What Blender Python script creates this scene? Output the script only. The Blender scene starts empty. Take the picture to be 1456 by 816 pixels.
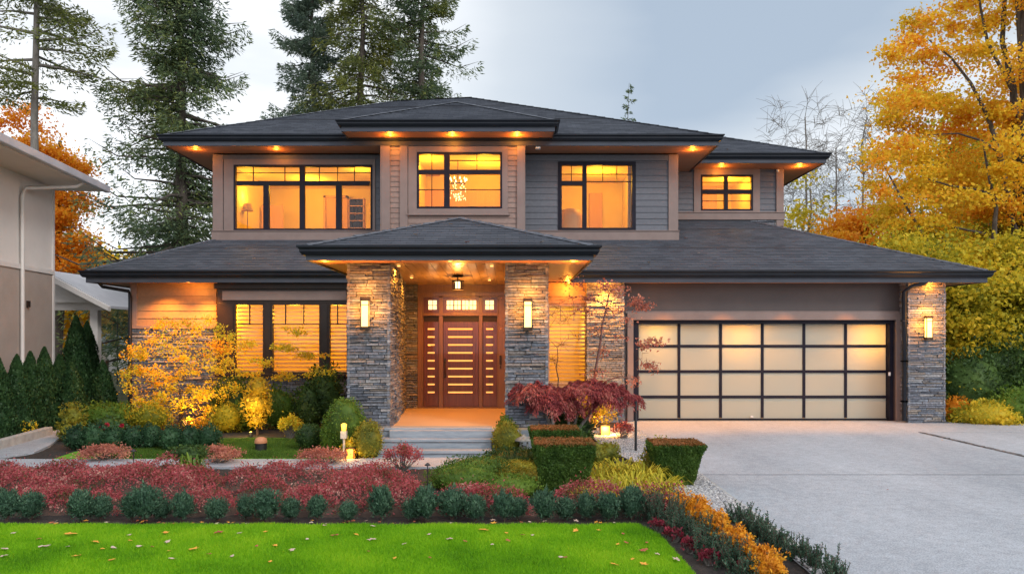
import bpy, math, random
import numpy as np
from mathutils import Vector, Matrix
R = math.radians
scene = bpy.context.scene
COL = scene.collection
rng = np.random.default_rng(7)
random.seed(7)
F = 1040.0      # focal length in photograph pixels
H = 1.94        # eye height
# ---------------------------------------------------------------- camera, sky, sun, exposure
cam = bpy.data.cameras.new("camera"); camo = bpy.data.objects.new("camera", cam); COL.objects.link(camo)
camo.location = (0, 0, H); camo.rotation_euler = (R(90), 0, 0)
cam.sensor_width = 36.0; cam.lens = 36.0 * F / 1456.0; cam.shift_y = 72.0 / 1456.0
cam.clip_start = 0.1; cam.clip_end = 3000
scene.camera = camo
w = bpy.data.worlds.new("World"); scene.world = w; w.use_nodes = True
nt = w.node_tree; N = nt.nodes; L = nt.links
bg = N['Background']; bg.inputs['Strength'].default_value = 0.115
SUN_EL, SUN_AZ = 34.0, 138.0     # degrees; azimuth measured clockwise from +Y
sky = N.new('ShaderNodeTexSky'); sky.sky_type = 'NISHITA'; sky.sun_disc = False
sky.sun_elevation = R(SUN_EL); sky.sun_rotation = R(SUN_AZ); sky.air_density = 1.0; sky.dust_density = 2.0
tc = N.new('ShaderNodeTexCoord')
sep = N.new('ShaderNodeSeparateXYZ'); L.new(tc.outputs['Generated'], sep.inputs[0])
mp = N.new('ShaderNodeMapping'); mp.inputs['Scale'].default_value = (1.1, 1.1, 3.6); mp.inputs['Location'].default_value = (0.6, 0.2, 0.35); mp.inputs['Rotation'].default_value = (0, R(-14), 0)
L.new(tc.outputs['Generated'], mp.inputs[0])
nz = N.new('ShaderNodeTexNoise'); nz.inputs['Scale'].default_value = 1.5; nz.inputs['Detail'].default_value = 5; nz.inputs['Roughness'].default_value = .48
L.new(mp.outputs[0], nz.inputs['Vector'])
# cloud cover: thin bright cloud, with a blue-grey bank high on the right and sky brightened behind the viewer, added to fill the facade
def mth(op, a, b, c=None):
    n = N.new('ShaderNodeMath'); n.operation = op
    for k, v in enumerate((a, b, c)):
        if v is None: continue
        if isinstance(v, (int, float)): n.inputs[k].default_value = v
        else: L.new(v, n.inputs[k])
    return n.outputs[0]
def smooth(v, a, b):
    n = N.new('ShaderNodeMapRange'); n.interpolation_type = 'SMOOTHSTEP'; n.inputs[1].default_value = a; n.inputs[2].default_value = b; L.new(v, n.inputs[0]); return n.outputs[0]
nzv = mth('MULTIPLY_ADD', nz.outputs['Fac'], .55, -.275)
bx_ = smooth(mth('ADD', sep.outputs['X'], nzv), -.24, .30)
bz_ = smooth(mth('ADD', mth('MULTIPLY_ADD', sep.outputs['X'], -.28, sep.outputs['Z']), nzv), .06, .27)
bank = mth('MULTIPLY', bx_, bz_)
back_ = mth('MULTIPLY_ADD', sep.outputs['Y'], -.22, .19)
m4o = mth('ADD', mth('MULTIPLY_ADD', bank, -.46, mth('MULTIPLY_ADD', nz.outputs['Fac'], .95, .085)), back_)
cr = N.new('ShaderNodeValToRGB')
cr.color_ramp.elements[0].position = .16; cr.color_ramp.elements[0].color = (3.0, 3.6, 4.35, 1)
cr.color_ramp.elements[1].position = .95; cr.color_ramp.elements[1].color = (9.6, 10, 10.8, 1)
e = cr.color_ramp.elements.new(.55); e.color = (7.6, 7.7, 7.8, 1)
e = cr.color_ramp.elements.new(.38); e.color = (4.7, 5.1, 5.5, 1)
L.new(m4o, cr.inputs[0])
mx = N.new('ShaderNodeMix'); mx.data_type = 'RGBA'; mx.inputs['Factor'].default_value = .88
L.new(sky.outputs[0], mx.inputs['A']); L.new(cr.outputs[0], mx.inputs['B'])
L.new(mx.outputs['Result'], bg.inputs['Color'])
sd = bpy.data.lights.new("sun", 'SUN'); so = bpy.data.objects.new("sun", sd); COL.objects.link(so)
sd.energy = 1.25; sd.angle = R(18); sd.color = (1, .98, .95)
az = R(SUN_AZ); el = R(SUN_EL)
sdir = Vector((math.sin(az) * math.cos(el), math.cos(az) * math.cos(el), math.sin(el)))
so.rotation_euler = sdir.to_track_quat('Z', 'Y').to_euler()
scene.view_settings.view_transform = 'Standard'; scene.view_settings.look = 'None'
scene.view_settings.exposure = 0.50; scene.view_settings.gamma = 1; scene.view_settings.use_curve_mapping = False
scene.render.engine = 'CYCLES'
scene.cycles.max_bounces = 7; scene.cycles.diffuse_bounces = 3; scene.cycles.glossy_bounces = 3
scene.cycles.transmission_bounces = 4; scene.cycles.transparent_max_bounces = 8
scene.cycles.sample_clamp_indirect = 4

# ---------------------------------------------------------------- helpers
def tag(o, label=None, cat=None, group=None, kind=None):
    if label: o['label'] = label
    if cat: o['category'] = cat
    if group: o['group'] = group
    if kind: o['kind'] = kind
    return o
def empty(name, loc=(0, 0, 0), rz=0):
    o = bpy.data.objects.new(name, None); COL.objects.link(o); o.location = loc; o.rotation_euler = (0, 0, rz)
    o.empty_display_size = .2
    return o
def world_loc(o):
    v = Vector((0, 0, 0))
    while o is not None:
        v += Vector(o.location); o = o.parent
    return v
def kids(o): return list(o.children)
def copy_tree(o, parent=None):
    c = o.copy(); COL.objects.link(c); c.parent = parent
    for ch in KIDS.get(o.name, []): copy_tree(ch, c)
    return c
KIDS = {}
def setp(o, parent):
    o.parent = parent
    if parent is not None: KIDS.setdefault(parent.name, []).append(o)
def np_mesh(name, V, Q, mat, parent=None, smooth=False, uv=None, tri=False):
    """V (n,3) local verts, Q (m,k) faces"""
    V = np.asarray(V, dtype=np.float32); Q = np.asarray(Q, dtype=np.int32)
    me = bpy.data.meshes.new(name)
    me.vertices.add(len(V)); me.vertices.foreach_set('co', V.ravel())
    k = Q.shape[1]
    me.loops.add(Q.size); me.loops.foreach_set('vertex_index', Q.ravel())
    me.polygons.add(len(Q)); me.polygons.foreach_set('loop_start', np.arange(0, Q.size, k, dtype=np.int32))
    me.update(calc_edges=True)
    if smooth: me.polygons.foreach_set('use_smooth', np.ones(len(Q), dtype=bool))
    if mat: me.materials.append(mat)
    o = bpy.data.objects.new(name, me); COL.objects.link(o); setp(o, parent)
    return o
class MB:
    def __init__(s): s.v = []; s.f = []; s.uv = []; s.useuv = False; s.sm = []
    def add(s, vs, fs, uvs=None, smooth=False):
        b = len(s.v); s.v += [tuple(v) for v in vs]
        for i, f in enumerate(fs):
            s.f.append([b + k for k in f]); s.sm.append(smooth)
            if uvs is not None: s.useuv = True; s.uv += [uvs[k] for k in f]
            else: s.uv += [(0, 0)] * len(f)
    def box(s, x0, x1, y0, y1, z0, z1):
        x0, x1 = min(x0, x1), max(x0, x1); y0, y1 = min(y0, y1), max(y0, y1); z0, z1 = min(z0, z1), max(z0, z1)
        s.add([(x0,y0,z0),(x1,y0,z0),(x1,y1,z0),(x0,y1,z0),(x0,y0,z1),(x1,y0,z1),(x1,y1,z1),(x0,y1,z1)],
              [(0,3,2,1),(4,5,6,7),(0,1,5,4),(1,2,6,5),(2,3,7,6),(3,0,4,7)])
    def obox(s, o, u, n, u0, u1, d0, d1, z0, z1, z0b=None):
        """box in the frame origin o, along u, outward n"""
        vs = []
        for z in (z0, z1):
            for (a, d) in ((u0, d1), (u1, d1), (u1, d0), (u0, d0)):
                vs.append((o[0] + u[0]*a + n[0]*d, o[1] + u[1]*a + n[1]*d, z))
        s.add(vs, [(0,3,2,1),(4,5,6,7),(0,1,5,4),(1,2,6,5),(2,3,7,6),(3,0,4,7)])
    def cyl(s, p, r0, r1, z0, z1, n=16, caps=True):
        vs = []
        for z, r in ((z0, r0), (z1, r1)):
            for i in range(n):
                a = 2*math.pi*i/n; vs.append((p[0]+r*math.cos(a), p[1]+r*math.sin(a), z))
        fs = [(i, (i+1) % n, n+(i+1) % n, n+i) for i in range(n)]
        s.add(vs, fs, smooth=True)
        if caps: s.add(vs, [tuple(range(n))[::-1], tuple(range(n, 2*n))])
    def lathe(s, p, prof, n=16):
        vs = []
        for r, z in prof:
            for i in range(n):
                a = 2*math.pi*i/n; vs.append((p[0]+r*math.cos(a), p[1]+r*math.sin(a), p[2]+z))
        fs = []
        for j in range(len(prof)-1):
            for i in range(n): fs.append((j*n+i, j*n+(i+1) % n, (j+1)*n+(i+1) % n, (j+1)*n+i))
        s.add(vs, fs, smooth=True)
        s.add(vs[:n], [tuple(range(n))[::-1]]); s.add(vs[-n:], [tuple(range(n))])
    def tube(s, pts, rad, n=6):
        pts = [Vector(p) for p in pts]
        if not hasattr(rad, '__len__'): rad = [rad]*len(pts)
        vs = []; fs = []
        ref = Vector((0.31, 0.95, 0.02)).normalized()
        for i, p in enumerate(pts):
            t = (pts[min(i+1, len(pts)-1)] - pts[max(i-1, 0)])
            t = t.normalized() if t.length > 1e-9 else Vector((0, 0, 1))
            a = t.cross(ref)
            if a.length < .1: a = t.cross(Vector((1, 0, 0)))
            a.normalize(); b = t.cross(a)
            for k in range(n):
                an = 2*math.pi*k/n; vs.append(p + a*(math.cos(an)*rad[i]) + b*(math.sin(an)*rad[i]))
        for i in range(len(pts)-1):
            for k in range(n): fs.append((i*n+k, i*n+(k+1) % n, (i+1)*n+(k+1) % n, (i+1)*n+k))
        s.add(vs, fs, smooth=True)
        s.add(vs[:n], [tuple(range(n))[::-1]]); s.add(vs[-n:], [tuple(range(n))])
    def build(s, name, mat, parent=None, bevel=0, loc=None):
        me = bpy.data.meshes.new(name)
        o0 = world_loc(parent) if parent is not None else Vector(loc or (0, 0, 0))
        me.from_pydata([(v[0]-o0.x, v[1]-o0.y, v[2]-o0.z) for v in s.v], [], s.f)
        if s.useuv:
            uvl = me.uv_layers.new(name='UVMap'); uvl.data.foreach_set('uv', np.array(s.uv, dtype=np.float32).ravel())
        me.polygons.foreach_set('use_smooth', np.array(s.sm, dtype=bool))
        me.materials.append(mat); me.update()
        o = bpy.data.objects.new(name, me); COL.objects.link(o); setp(o, parent)
        if parent is None and loc: o.location = loc
        if bevel:
            m = o.modifiers.new('bevel', 'BEVEL'); m.width = bevel; m.segments = 2; m.limit_method = 'ANGLE'
        return o
def P(px, py, Y): return ((px - 728.0) * Y / F, H + (480.0 - py) * Y / F)
def PX(px, Y): return (px - 728.0) * Y / F
def PZ(py, Y): return H + (480.0 - py) * Y / F
def G(px, py):   # a point of the flat ground
    Y = F * H / (py - 480.0); return ((px - 728.0) * Y / F, Y)

# ---------------------------------------------------------------- materials
def nodes(name):
    m = bpy.data.materials.new(name); m.use_nodes = True
    return m, m.node_tree.nodes, m.node_tree.links, m.node_tree.nodes['Principled BSDF']
def mat_noise(name, c1, c2, scale=5, rough=.7, bump=0, bscale=None, detail=6, metallic=0, spec=.5, c3=None, stretch=None, lo=.35, hi=.65):
    m, N, L, b = nodes(name)
    tc = N.new('ShaderNodeTexCoord'); mp = N.new('ShaderNodeMapping'); L.new(tc.outputs['Object'], mp.inputs[0])
    if stretch: mp.inputs['Scale'].default_value = stretch
    nz = N.new('ShaderNodeTexNoise'); nz.inputs['Scale'].default_value = scale; nz.inputs['Detail'].default_value = detail; nz.inputs['Roughness'].default_value = .62
    L.new(mp.outputs[0], nz.inputs['Vector'])
    cr = N.new('ShaderNodeValToRGB'); cr.color_ramp.elements[0].position = lo; cr.color_ramp.elements[1].position = hi
    cr.color_ramp.elements[0].color = (*c1, 1); cr.color_ramp.elements[1].color = (*c2, 1)
    if c3: e = cr.color_ramp.elements.new((lo+hi)/2); e.color = (*c3, 1)
    L.new(nz.outputs['Fac'], cr.inputs[0]); L.new(cr.outputs[0], b.inputs['Base Color'])
    b.inputs['Roughness'].default_value = rough; b.inputs['Metallic'].default_value = metallic
    b.inputs['Specular IOR Level'].default_value = spec
    if bump:
        n2 = N.new('ShaderNodeTexNoise'); n2.inputs['Scale'].default_value = bscale or scale*4; n2.inputs['Detail'].default_value = 6
        L.new(mp.outputs[0], n2.inputs['Vector'])
        bp = N.new('ShaderNodeBump'); bp.inputs['Strength'].default_value = bump; bp.inputs['Distance'].default_value = .02
        L.new(n2.outputs['Fac'], bp.inputs['Height']); L.new(bp.outputs[0], b.inputs['Normal'])
    return m
def mat_island(name, cols, rough=.8, bump=.4, bscale=25, spec=.4, noise=.35):
    """one colour per stone / board / leaf, from the loose pieces of the mesh"""
    m, N, L, b = nodes(name)
    g = N.new('ShaderNodeNewGeometry'); cr = N.new('ShaderNodeValToRGB')
    el = cr.color_ramp.elements; n = len(cols)
    el[0].color = (*cols[0], 1); el[1].color = (*cols[-1], 1); el[1].position = 1
    for i in range(1, n-1): e = el.new(i/(n-1)); e.color = (*cols[i], 1)
    L.new(g.outputs['Random Per Island'], cr.inputs[0])
    tc = N.new('ShaderNodeTexCoord'); nz = N.new('ShaderNodeTexNoise'); nz.inputs['Scale'].default_value = bscale; nz.inputs['Detail'].default_value = 6
    L.new(tc.outputs['Object'], nz.inputs['Vector'])
    mr = N.new('ShaderNodeMapRange'); mr.inputs[3].default_value = 1-noise; mr.inputs[4].default_value = 1+noise; mr.inputs[1].default_value = .3; mr.inputs[2].default_value = .7
    L.new(nz.outputs['Fac'], mr.inputs[0])
    mm = N.new('ShaderNodeVectorMath'); mm.operation = 'SCALE'; L.new(cr.outputs[0], mm.inputs[0]); L.new(mr.outputs[0], mm.inputs['Scale'])
    L.new(mm.outputs[0], b.inputs['Base Color'])
    b.inputs['Roughness'].default_value = rough; b.inputs['Specular IOR Level'].default_value = spec
    bp = N.new('ShaderNodeBump'); bp.inputs['Strength'].default_value = bump; bp.inputs['Distance'].default_value = .02
    L.new(nz.outputs['Fac'], bp.inputs['Height']); L.new(bp.outputs[0], b.inputs['Normal'])
    return m
def mat_leaf(name, cols, trans=.35, patch=1.2, patchcols=None):
    """leaves: colour differs per leaf, and in patches through the crown"""
    m, N, L, b = nodes(name); out = N['Material Output']; N.remove(b)
    g = N.new('ShaderNodeNewGeometry'); tc = N.new('ShaderNodeTexCoord'); nz = N.new('ShaderNodeTexNoise'); nz.inputs['Scale'].default_value = patch; nz.inputs['Detail'].default_value = 3
    L.new(tc.outputs['Object'], nz.inputs['Vector'])
    a = N.new('ShaderNodeMath'); a.operation = 'MULTIPLY_ADD'; a.inputs[1].default_value = .55
    L.new(g.outputs['Random Per Island'], a.inputs[0])
    s = N.new('ShaderNodeMath'); s.operation = 'MULTIPLY_ADD'; s.inputs[1].default_value = 1.7; s.inputs[2].default_value = -.62; L.new(nz.outputs['Fac'], s.inputs[0])
    L.new(s.outputs[0], a.inputs[2])
    cr = N.new('ShaderNodeValToRGB'); el = cr.color_ramp.elements; n = len(cols)
    el[0].color = (*cols[0], 1); el[1].color = (*cols[-1], 1); el[1].position = 1
    for i in range(1, n-1): e = el.new(i/(n-1)); e.color = (*cols[i], 1)
    L.new(a.outputs[0], cr.inputs[0])
    d = N.new('ShaderNodeBsdfPrincipled'); d.inputs['Roughness'].default_value = .55; d.inputs['Specular IOR Level'].default_value = .25
    t = N.new('ShaderNodeBsdfTranslucent'); mx = N.new('ShaderNodeMixShader'); mx.inputs[0].default_value = trans
    L.new(cr.outputs[0], d.inputs['Base Color']); L.new(cr.outputs[0], t.inputs['Color'])
    L.new(d.outputs[0], mx.inputs[1]); L.new(t.outputs[0], mx.inputs[2]); L.new(mx.outputs[0], out.inputs['Surface'])
    return m
def mat_emit(name, col, strength):
    m, N, L, b = nodes(name); b.inputs['Base Color'].default_value = (*col, 1)
    b.inputs['Emission Color'].default_value = (*col, 1); b.inputs['Emission Strength'].default_value = strength
    nz = N.new('ShaderNodeTexNoise'); nz.inputs['Scale'].default_value = 6
    mr = N.new('ShaderNodeMapRange'); mr.inputs[3].default_value = strength*.75; mr.inputs[4].default_value = strength*1.25
    L.new(nz.outputs['Fac'], mr.inputs[0]); L.new(mr.outputs[0], b.inputs['Emission Strength'])
    return m
def mat_wood(name, c1, c2, rough=.4, stretch=(40, 40, 2), coat=0):
    m = mat_noise(name, c1, c2, scale=1.0, rough=rough, bump=.12, stretch=stretch, lo=.3, hi=.7)
    m.node_tree.nodes['Principled BSDF'].inputs['Coat Weight'].default_value = coat
    return m
def mat_glass(name, tint=(1, 1, 1), refl=1.0):
    m, N, L, b = nodes(name); out = N['Material Output']; N.remove(b)
    t = N.new('ShaderNodeBsdfTransparent'); t.inputs[0].default_value = (*tint, 1)
    gl = N.new('ShaderNodeBsdfGlossy'); gl.inputs['Roughness'].default_value = .015
    fr = N.new('ShaderNodeFresnel'); fr.inputs[0].default_value = 1.5
    mu = N.new('ShaderNodeMath'); mu.operation = 'MULTIPLY'; mu.inputs[1].default_value = refl; L.new(fr.outputs[0], mu.inputs[0])
    nz = N.new('ShaderNodeTexNoise'); nz.inputs['Scale'].default_value = 1.3; nz.inputs['Detail'].default_value = 1
    bp = N.new('ShaderNodeBump'); bp.inputs['Strength'].default_value = .04; L.new(nz.outputs['Fac'], bp.inputs['Height']); L.new(bp.outputs[0], gl.inputs['Normal'])
    mx = N.new('ShaderNodeMixShader'); L.new(mu.outputs[0], mx.inputs[0]); L.new(t.outputs[0], mx.inputs[1]); L.new(gl.outputs[0], mx.inputs[2])
    L.new(mx.outputs[0], out.inputs['Surface'])
    return m
def mat_frost(name):
    m, N, L, b = nodes(name); out = N['Material Output']; N.remove(b)
    d = N.new('ShaderNodeBsdfPrincipled'); d.inputs['Roughness'].default_value = .28; d.inputs['Base Color'].default_value = (.46, .50, .46, 1); d.inputs['Specular IOR Level'].default_value = .5
    t = N.new('ShaderNodeBsdfTranslucent'); t.inputs[0].default_value = (.9, .9, .85, 1)
    nz = N.new('ShaderNodeTexNoise'); nz.inputs['Scale'].default_value = .9
    mr = N.new('ShaderNodeMapRange'); mr.inputs[3].default_value = .45; mr.inputs[4].default_value = .62; L.new(nz.outputs['Fac'], mr.inputs[0])
    mx = N.new('ShaderNodeMixShader'); L.new(mr.outputs[0], mx.inputs[0]); L.new(d.outputs[0], mx.inputs[1]); L.new(t.outputs[0], mx.inputs[2])
    L.new(mx.outputs[0], out.inputs['Surface'])
    return m
def mat_shingle():
    m, N, L, b = nodes('roof_shingles')
    uv = N.new('ShaderNodeUVMap'); br = N.new('ShaderNodeTexBrick')
    br.inputs['Scale'].default_value = 1; br.inputs['Brick Width'].default_value = .24; br.inputs['Row Height'].default_value = .14
    br.inputs['Mortar Size'].default_value = .004; br.inputs['Color1'].default_value = (.050, .058, .076, 1); br.inputs['Color2'].default_value = (.084, .094, .117, 1); br.inputs['Mortar'].default_value = (.028, .030, .038, 1)
    L.new(uv.outputs[0], br.inputs['Vector'])
    nz = N.new('ShaderNodeTexNoise'); nz.inputs['Scale'].default_value = .7; nz.inputs['Detail'].default_value = 8; L.new(uv.outputs[0], nz.inputs['Vector'])
    mr = N.new('ShaderNodeMapRange'); mr.inputs[1].default_value = .3; mr.inputs[2].default_value = .7; mr.inputs[3].default_value = .84; mr.inputs[4].default_value = 1.16; L.new(nz.outputs['Fac'], mr.inputs[0])
    mm = N.new('ShaderNodeVectorMath'); mm.operation = 'SCALE'; L.new(br.outputs['Color'], mm.inputs[0]); L.new(mr.outputs[0], mm.inputs['Scale'])
    L.new(mm.outputs[0], b.inputs['Base Color']); b.inputs['Roughness'].default_value = .62; b.inputs['Specular IOR Level'].default_value = .45
    n2 = N.new('ShaderNodeTexNoise'); n2.inputs['Scale'].default_value = 60; L.new(uv.outputs[0], n2.inputs['Vector'])
    bp = N.new('ShaderNodeBump'); bp.inputs['Strength'].default_value = .35; bp.inputs['Distance'].default_value = .01; L.new(n2.outputs['Fac'], bp.inputs['Height'])
    L.new(bp.outputs[0], b.inputs['Normal'])
    return m
M = {}
M['siding'] = mat_island('grey_siding', [(.092, .098, .118), (.10, .106, .127), (.11, .116, .138)], rough=.55, bump=.08, bscale=14, noise=.1)
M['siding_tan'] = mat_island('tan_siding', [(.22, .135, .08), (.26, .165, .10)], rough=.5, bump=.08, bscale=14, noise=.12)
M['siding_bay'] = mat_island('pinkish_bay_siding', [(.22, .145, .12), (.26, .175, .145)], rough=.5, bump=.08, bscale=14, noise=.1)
M['trim'] = mat_noise('taupe_trim', (.185, .13, .115), (.215, .155, .138), scale=3, rough=.5, bump=.03)
M['stone'] = mat_island('ledge_stone', [(.09, .10, .125), (.125, .14, .17), (.165, .18, .21), (.11, .12, .15), (.21, .175, .145), (.14, .15, .18), (.27, .27, .28), (.16, .125, .105)], rough=.75, bump=.7, bscale=22, noise=.4)
M['mortar'] = mat_noise('stone_backing', (.07, .07, .075), (.11, .11, .115), scale=8)
M['gutter'] = mat_noise('dark_gutter_paint', (.009, .012, .018), (.013, .016, .023), scale=3, rough=.45, spec=.2)
M['fascia'] = mat_noise('slate_fascia_paint', (.045, .050, .066), (.056, .062, .080), scale=2, rough=.5, spec=.25)
M['soffit'] = mat_wood('soffit_boards', (.40, .18, .10), (.46, .22, .13), rough=.5, stretch=(2, 14, 14))
M['ceilwood'] = mat_wood('porch_ceiling_boards', (.50, .33, .17), (.62, .42, .24), rough=.25, stretch=(14, 1.2, 14), coat=.15)
M['frame'] = mat_noise('dark_window_frame', (.010, .009, .017), (.016, .014, .024), scale=4, rough=.45, spec=.15)
M['frame_brown'] = mat_noise('dark_brown_frame', (.020, .012, .010), (.032, .019, .014), scale=4, rough=.4, spec=.3)
M['glass'] = mat_glass('window_glass', refl=.5)
M['frost'] = mat_frost('frosted_glass')
M['shingle'] = mat_shingle()
M['door'] = mat_wood('cherry_door_wood', (.065, .016, .005), (.14, .038, .011), rough=.3, stretch=(30, 30, 1.5), coat=.5)
M['doortrim'] = mat_wood('oiled_door_trim', (.13, .062, .024), (.20, .095, .035), rough=.35, stretch=(30, 30, 1.5), coat=.3)
M['slot'] = mat_emit('lit_door_glass', (1.0, .50, .12), .72)
M['transom'] = mat_emit('lit_transom_glass', (1.0, .78, .42), 1.0)
M['lampglass'] = mat_emit('lit_lamp_glass', (1.0, .62, .18), 2.0)
M['lampglass_lo'] = mat_emit('lit_path_lamp_glass', (1.0, .45, .06), .95)
M['bulb'] = mat_emit('recessed_lamp', (1.0, .55, .14), 2.0)
M['chand'] = mat_emit('chandelier_glow', (1.0, .74, .36), 2.4)
M['bronze'] = mat_noise('bronze_metal', (.03, .02, .015), (.05, .035, .025), scale=9, rough=.4, metallic=.6)
M['black'] = mat_noise('black_metal', (.012, .012, .014), (.02, .02, .022), scale=9, rough=.45)
M['room'] = mat_noise('warm_room_paint', (.74, .55, .14), (.80, .62, .18), scale=.8, rough=.9)
M['roomdoor'] = mat_wood('room_woodwork', (.50, .26, .10), (.58, .32, .13), rough=.6)
M['blind'] = mat_noise('cream_blind', (.40, .27, .13), (.46, .31, .16), scale=2, rough=.7)
bm = M['blind']; bn = bm.node_tree; bt = bn.nodes.new('ShaderNodeBsdfTranslucent'); bt.inputs[0].default_value = (.85, .66, .36, 1); bmx = bn.nodes.new('ShaderNodeMixShader'); bmx.inputs[0].default_value = .22
bn.links.new(bn.nodes['Principled BSDF'].outputs[0], bmx.inputs[1]); bn.links.new(bt.outputs[0], bmx.inputs[2]); bn.links.new(bmx.outputs[0], bn.nodes['Material Output'].inputs['Surface'])
M['white'] = mat_noise('white_paint', (.72, .72, .72), (.8, .8, .8), scale=2, rough=.5)
M['porch'] = mat_wood('porch_floor_boards', (.42, .30, .19), (.52, .38, .25), rough=.45, stretch=(2, 30, 30))
M['step'] = mat_noise('blue_grey_steps', (.20, .23, .265), (.30, .335, .375), scale=3, rough=.6, bump=.2, stretch=(1, 6, 6))
M['nwall'] = mat_noise('neighbour_stucco', (.60, .56, .53), (.64, .60, .57), scale=2, rough=.85, bump=.25, bscale=60)
M['nwall2'] = mat_noise('neighbour_stucco_base', (.32, .265, .23), (.36, .30, .265), scale=2, rough=.85, bump=.25, bscale=60)
M['ntrim'] = mat_noise('neighbour_trim', (.56, .52, .50), (.62, .58, .55), scale=2, rough=.6)
M['nsoffit'] = mat_noise('neighbour_soffit', (.62, .55, .50), (.68, .6, .55), scale=2, rough=.6)
M['ngutter'] = mat_noise('neighbour_gutter', (.38, .38, .42), (.46, .46, .5), scale=2, rough=.35)
def ground_mat(name, c1, c2, scale, c3=None, bump=.6, bs=60, rough=.95): return mat_noise(name, c1, c2, scale=scale, rough=rough, bump=bump, bscale=bs, c3=c3, detail=10)
M['earth'] = ground_mat('far_ground', (.05, .045, .02), (.09, .09, .035), 1.2, c3=(.06, .07, .025))
M['mulch'] = ground_mat('dark_mulch', (.010, .008, .007), (.040, .030, .025), 22, bs=70)
M['lawnbase'] = ground_mat('lawn_soil', (.08, .24, .004), (.14, .34, .006), 9)
M['gravelbase'] = ground_mat('gravel_bed', (.12, .12, .13), (.25, .25, .26), 50)
M['kerb'] = mat_noise('kerb_concrete', (.30, .29, .27), (.42, .41, .39), scale=6, rough=.85, bump=.4)
def concrete():
    m, N, L, b = nodes('driveway_concrete')
    tc = N.new('ShaderNodeTexCoord')
    def nz(s, d=6, st=None):
        n = N.new('ShaderNodeTexNoise'); n.inputs['Scale'].default_value = s; n.inputs['Detail'].default_value = d; n.inputs['Roughness'].default_value = .6
        if st:
            mp = N.new('ShaderNodeMapping'); mp.inputs['Scale'].default_value = st; mp.inputs['Rotation'].default_value = (0, 0, .5); L.new(tc.outputs['Object'], mp.inputs[0]); L.new(mp.outputs[0], n.inputs['Vector'])
        else: L.new(tc.outputs['Object'], n.inputs['Vector'])
        return n
    a = nz(.55, 8, (1, .35, 1)); f = nz(75, 4); g = nz(9, 8)
    cr = N.new('ShaderNodeValToRGB'); cr.color_ramp.elements[0].position = .3; cr.color_ramp.elements[1].position = .7
    cr.color_ramp.elements[0].color = (.27, .295, .33, 1); cr.color_ramp.elements[1].color = (.39, .415, .455, 1); L.new(a.outputs['Fac'], cr.inputs[0])
    r2 = N.new('ShaderNodeMapRange'); r2.inputs[1].default_value = .38; r2.inputs[2].default_value = .62; r2.inputs[3].default_value = .72; r2.inputs[4].default_value = 1.24; L.new(f.outputs['Fac'], r2.inputs[0])
    r3 = N.new('ShaderNodeMapRange'); r3.inputs[1].default_value = .3; r3.inputs[2].default_value = .7; r3.inputs[3].default_value = .86; r3.inputs[4].default_value = 1.12; L.new(g.outputs['Fac'], r3.inputs[0])
    mu = N.new('ShaderNodeMath'); mu.operation = 'MULTIPLY'; L.new(r2.outputs[0], mu.inputs[0]); L.new(r3.outputs[0], mu.inputs[1])
    mm = N.new('ShaderNodeVectorMath'); mm.operation = 'SCALE'; L.new(cr.outputs[0], mm.inputs[0]); L.new(mu.outputs[0], mm.inputs['Scale']); L.new(mm.outputs[0], b.inputs['Base Color'])
    b.inputs['Roughness'].default_value = .75
    bp = N.new('ShaderNodeBump'); bp.inputs['Strength'].default_value = .3; bp.inputs['Distance'].default_value = .005; L.new(f.outputs['Fac'], bp.inputs['Height']); L.new(bp.outputs[0], b.inputs['Normal'])
    return m
M['concrete'] = concrete()
M['greystone'] = mat_noise('weathered_grey_stone', (.13, .13, .12), (.26, .26, .24), scale=14, rough=.9, bump=.5)
M['cobble'] = mat_island('cobbles', [(.04, .04, .04), (.12, .11, .11), (.2, .18, .17)], bscale=30)
M['pebble'] = mat_island('pebbles', [(.12, .12, .13), (.30, .30, .32), (.46, .45, .45), (.22, .20, .19), (.6, .58, .56)], bscale=40)
M['bark'] = mat_noise('bark', (.045, .035, .028), (.11, .09, .075), scale=6, rough=.95, bump=.8, stretch=(3, 3, .6))
M['bark_pale'] = mat_noise('pale_bark', (.13, .115, .10), (.22, .20, .18), scale=5, rough=.95, bump=.8, stretch=(3, 3, .6))
M['twig'] = mat_noise('twig_bark', (.05, .03, .022), (.09, .055, .04), scale=9, rough=.9)
M['l_fir'] = mat_leaf('fir_needles', [(.05, .085, .055), (.095, .145, .08), (.15, .20, .085), (.27, .29, .07)], trans=.4, patch=.5)
M['l_fir_blue'] = mat_leaf('grey_fir_needles', [(.07, .11, .09), (.12, .17, .12), (.18, .23, .14)], trans=.4, patch=.5)
M['l_fir_yel'] = mat_leaf('mossy_fir_needles', [(.07, .09, .035), (.15, .18, .045), (.28, .27, .06)], trans=.4, patch=.6)
M['l_orange'] = mat_leaf('orange_leaves', [(.62, .17, .015), (.84, .30, .02), (.90, .42, .03), (.90, .52, .04)], trans=.5, patch=.35)
M['l_gold'] = mat_leaf('gold_leaves', [(.66, .52, .035), (.84, .60, .04), (.90, .62, .045), (.88, .42, .03), (.80, .28, .02)], trans=.55, patch=.4)
M['l_olive'] = mat_leaf('olive_leaves', [(.10, .14, .02), (.38, .36, .03), (.72, .56, .04), (.88, .56, .04)], trans=.5, patch=.5)
M['l_green'] = mat_leaf('green_leaves', [(.018, .042, .014), (.045, .09, .022), (.09, .16, .03)], trans=.25, patch=2)
M['l_greenb'] = mat_leaf('fresh_green_leaves', [(.05, .10, .016), (.11, .20, .025), (.21, .30, .04)], trans=.3, patch=2)
M['l_strap'] = mat_leaf('golden_strap_leaves', [(.22, .24, .02), (.50, .42, .03), (.72, .55, .06)], trans=.35, patch=4)
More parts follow.
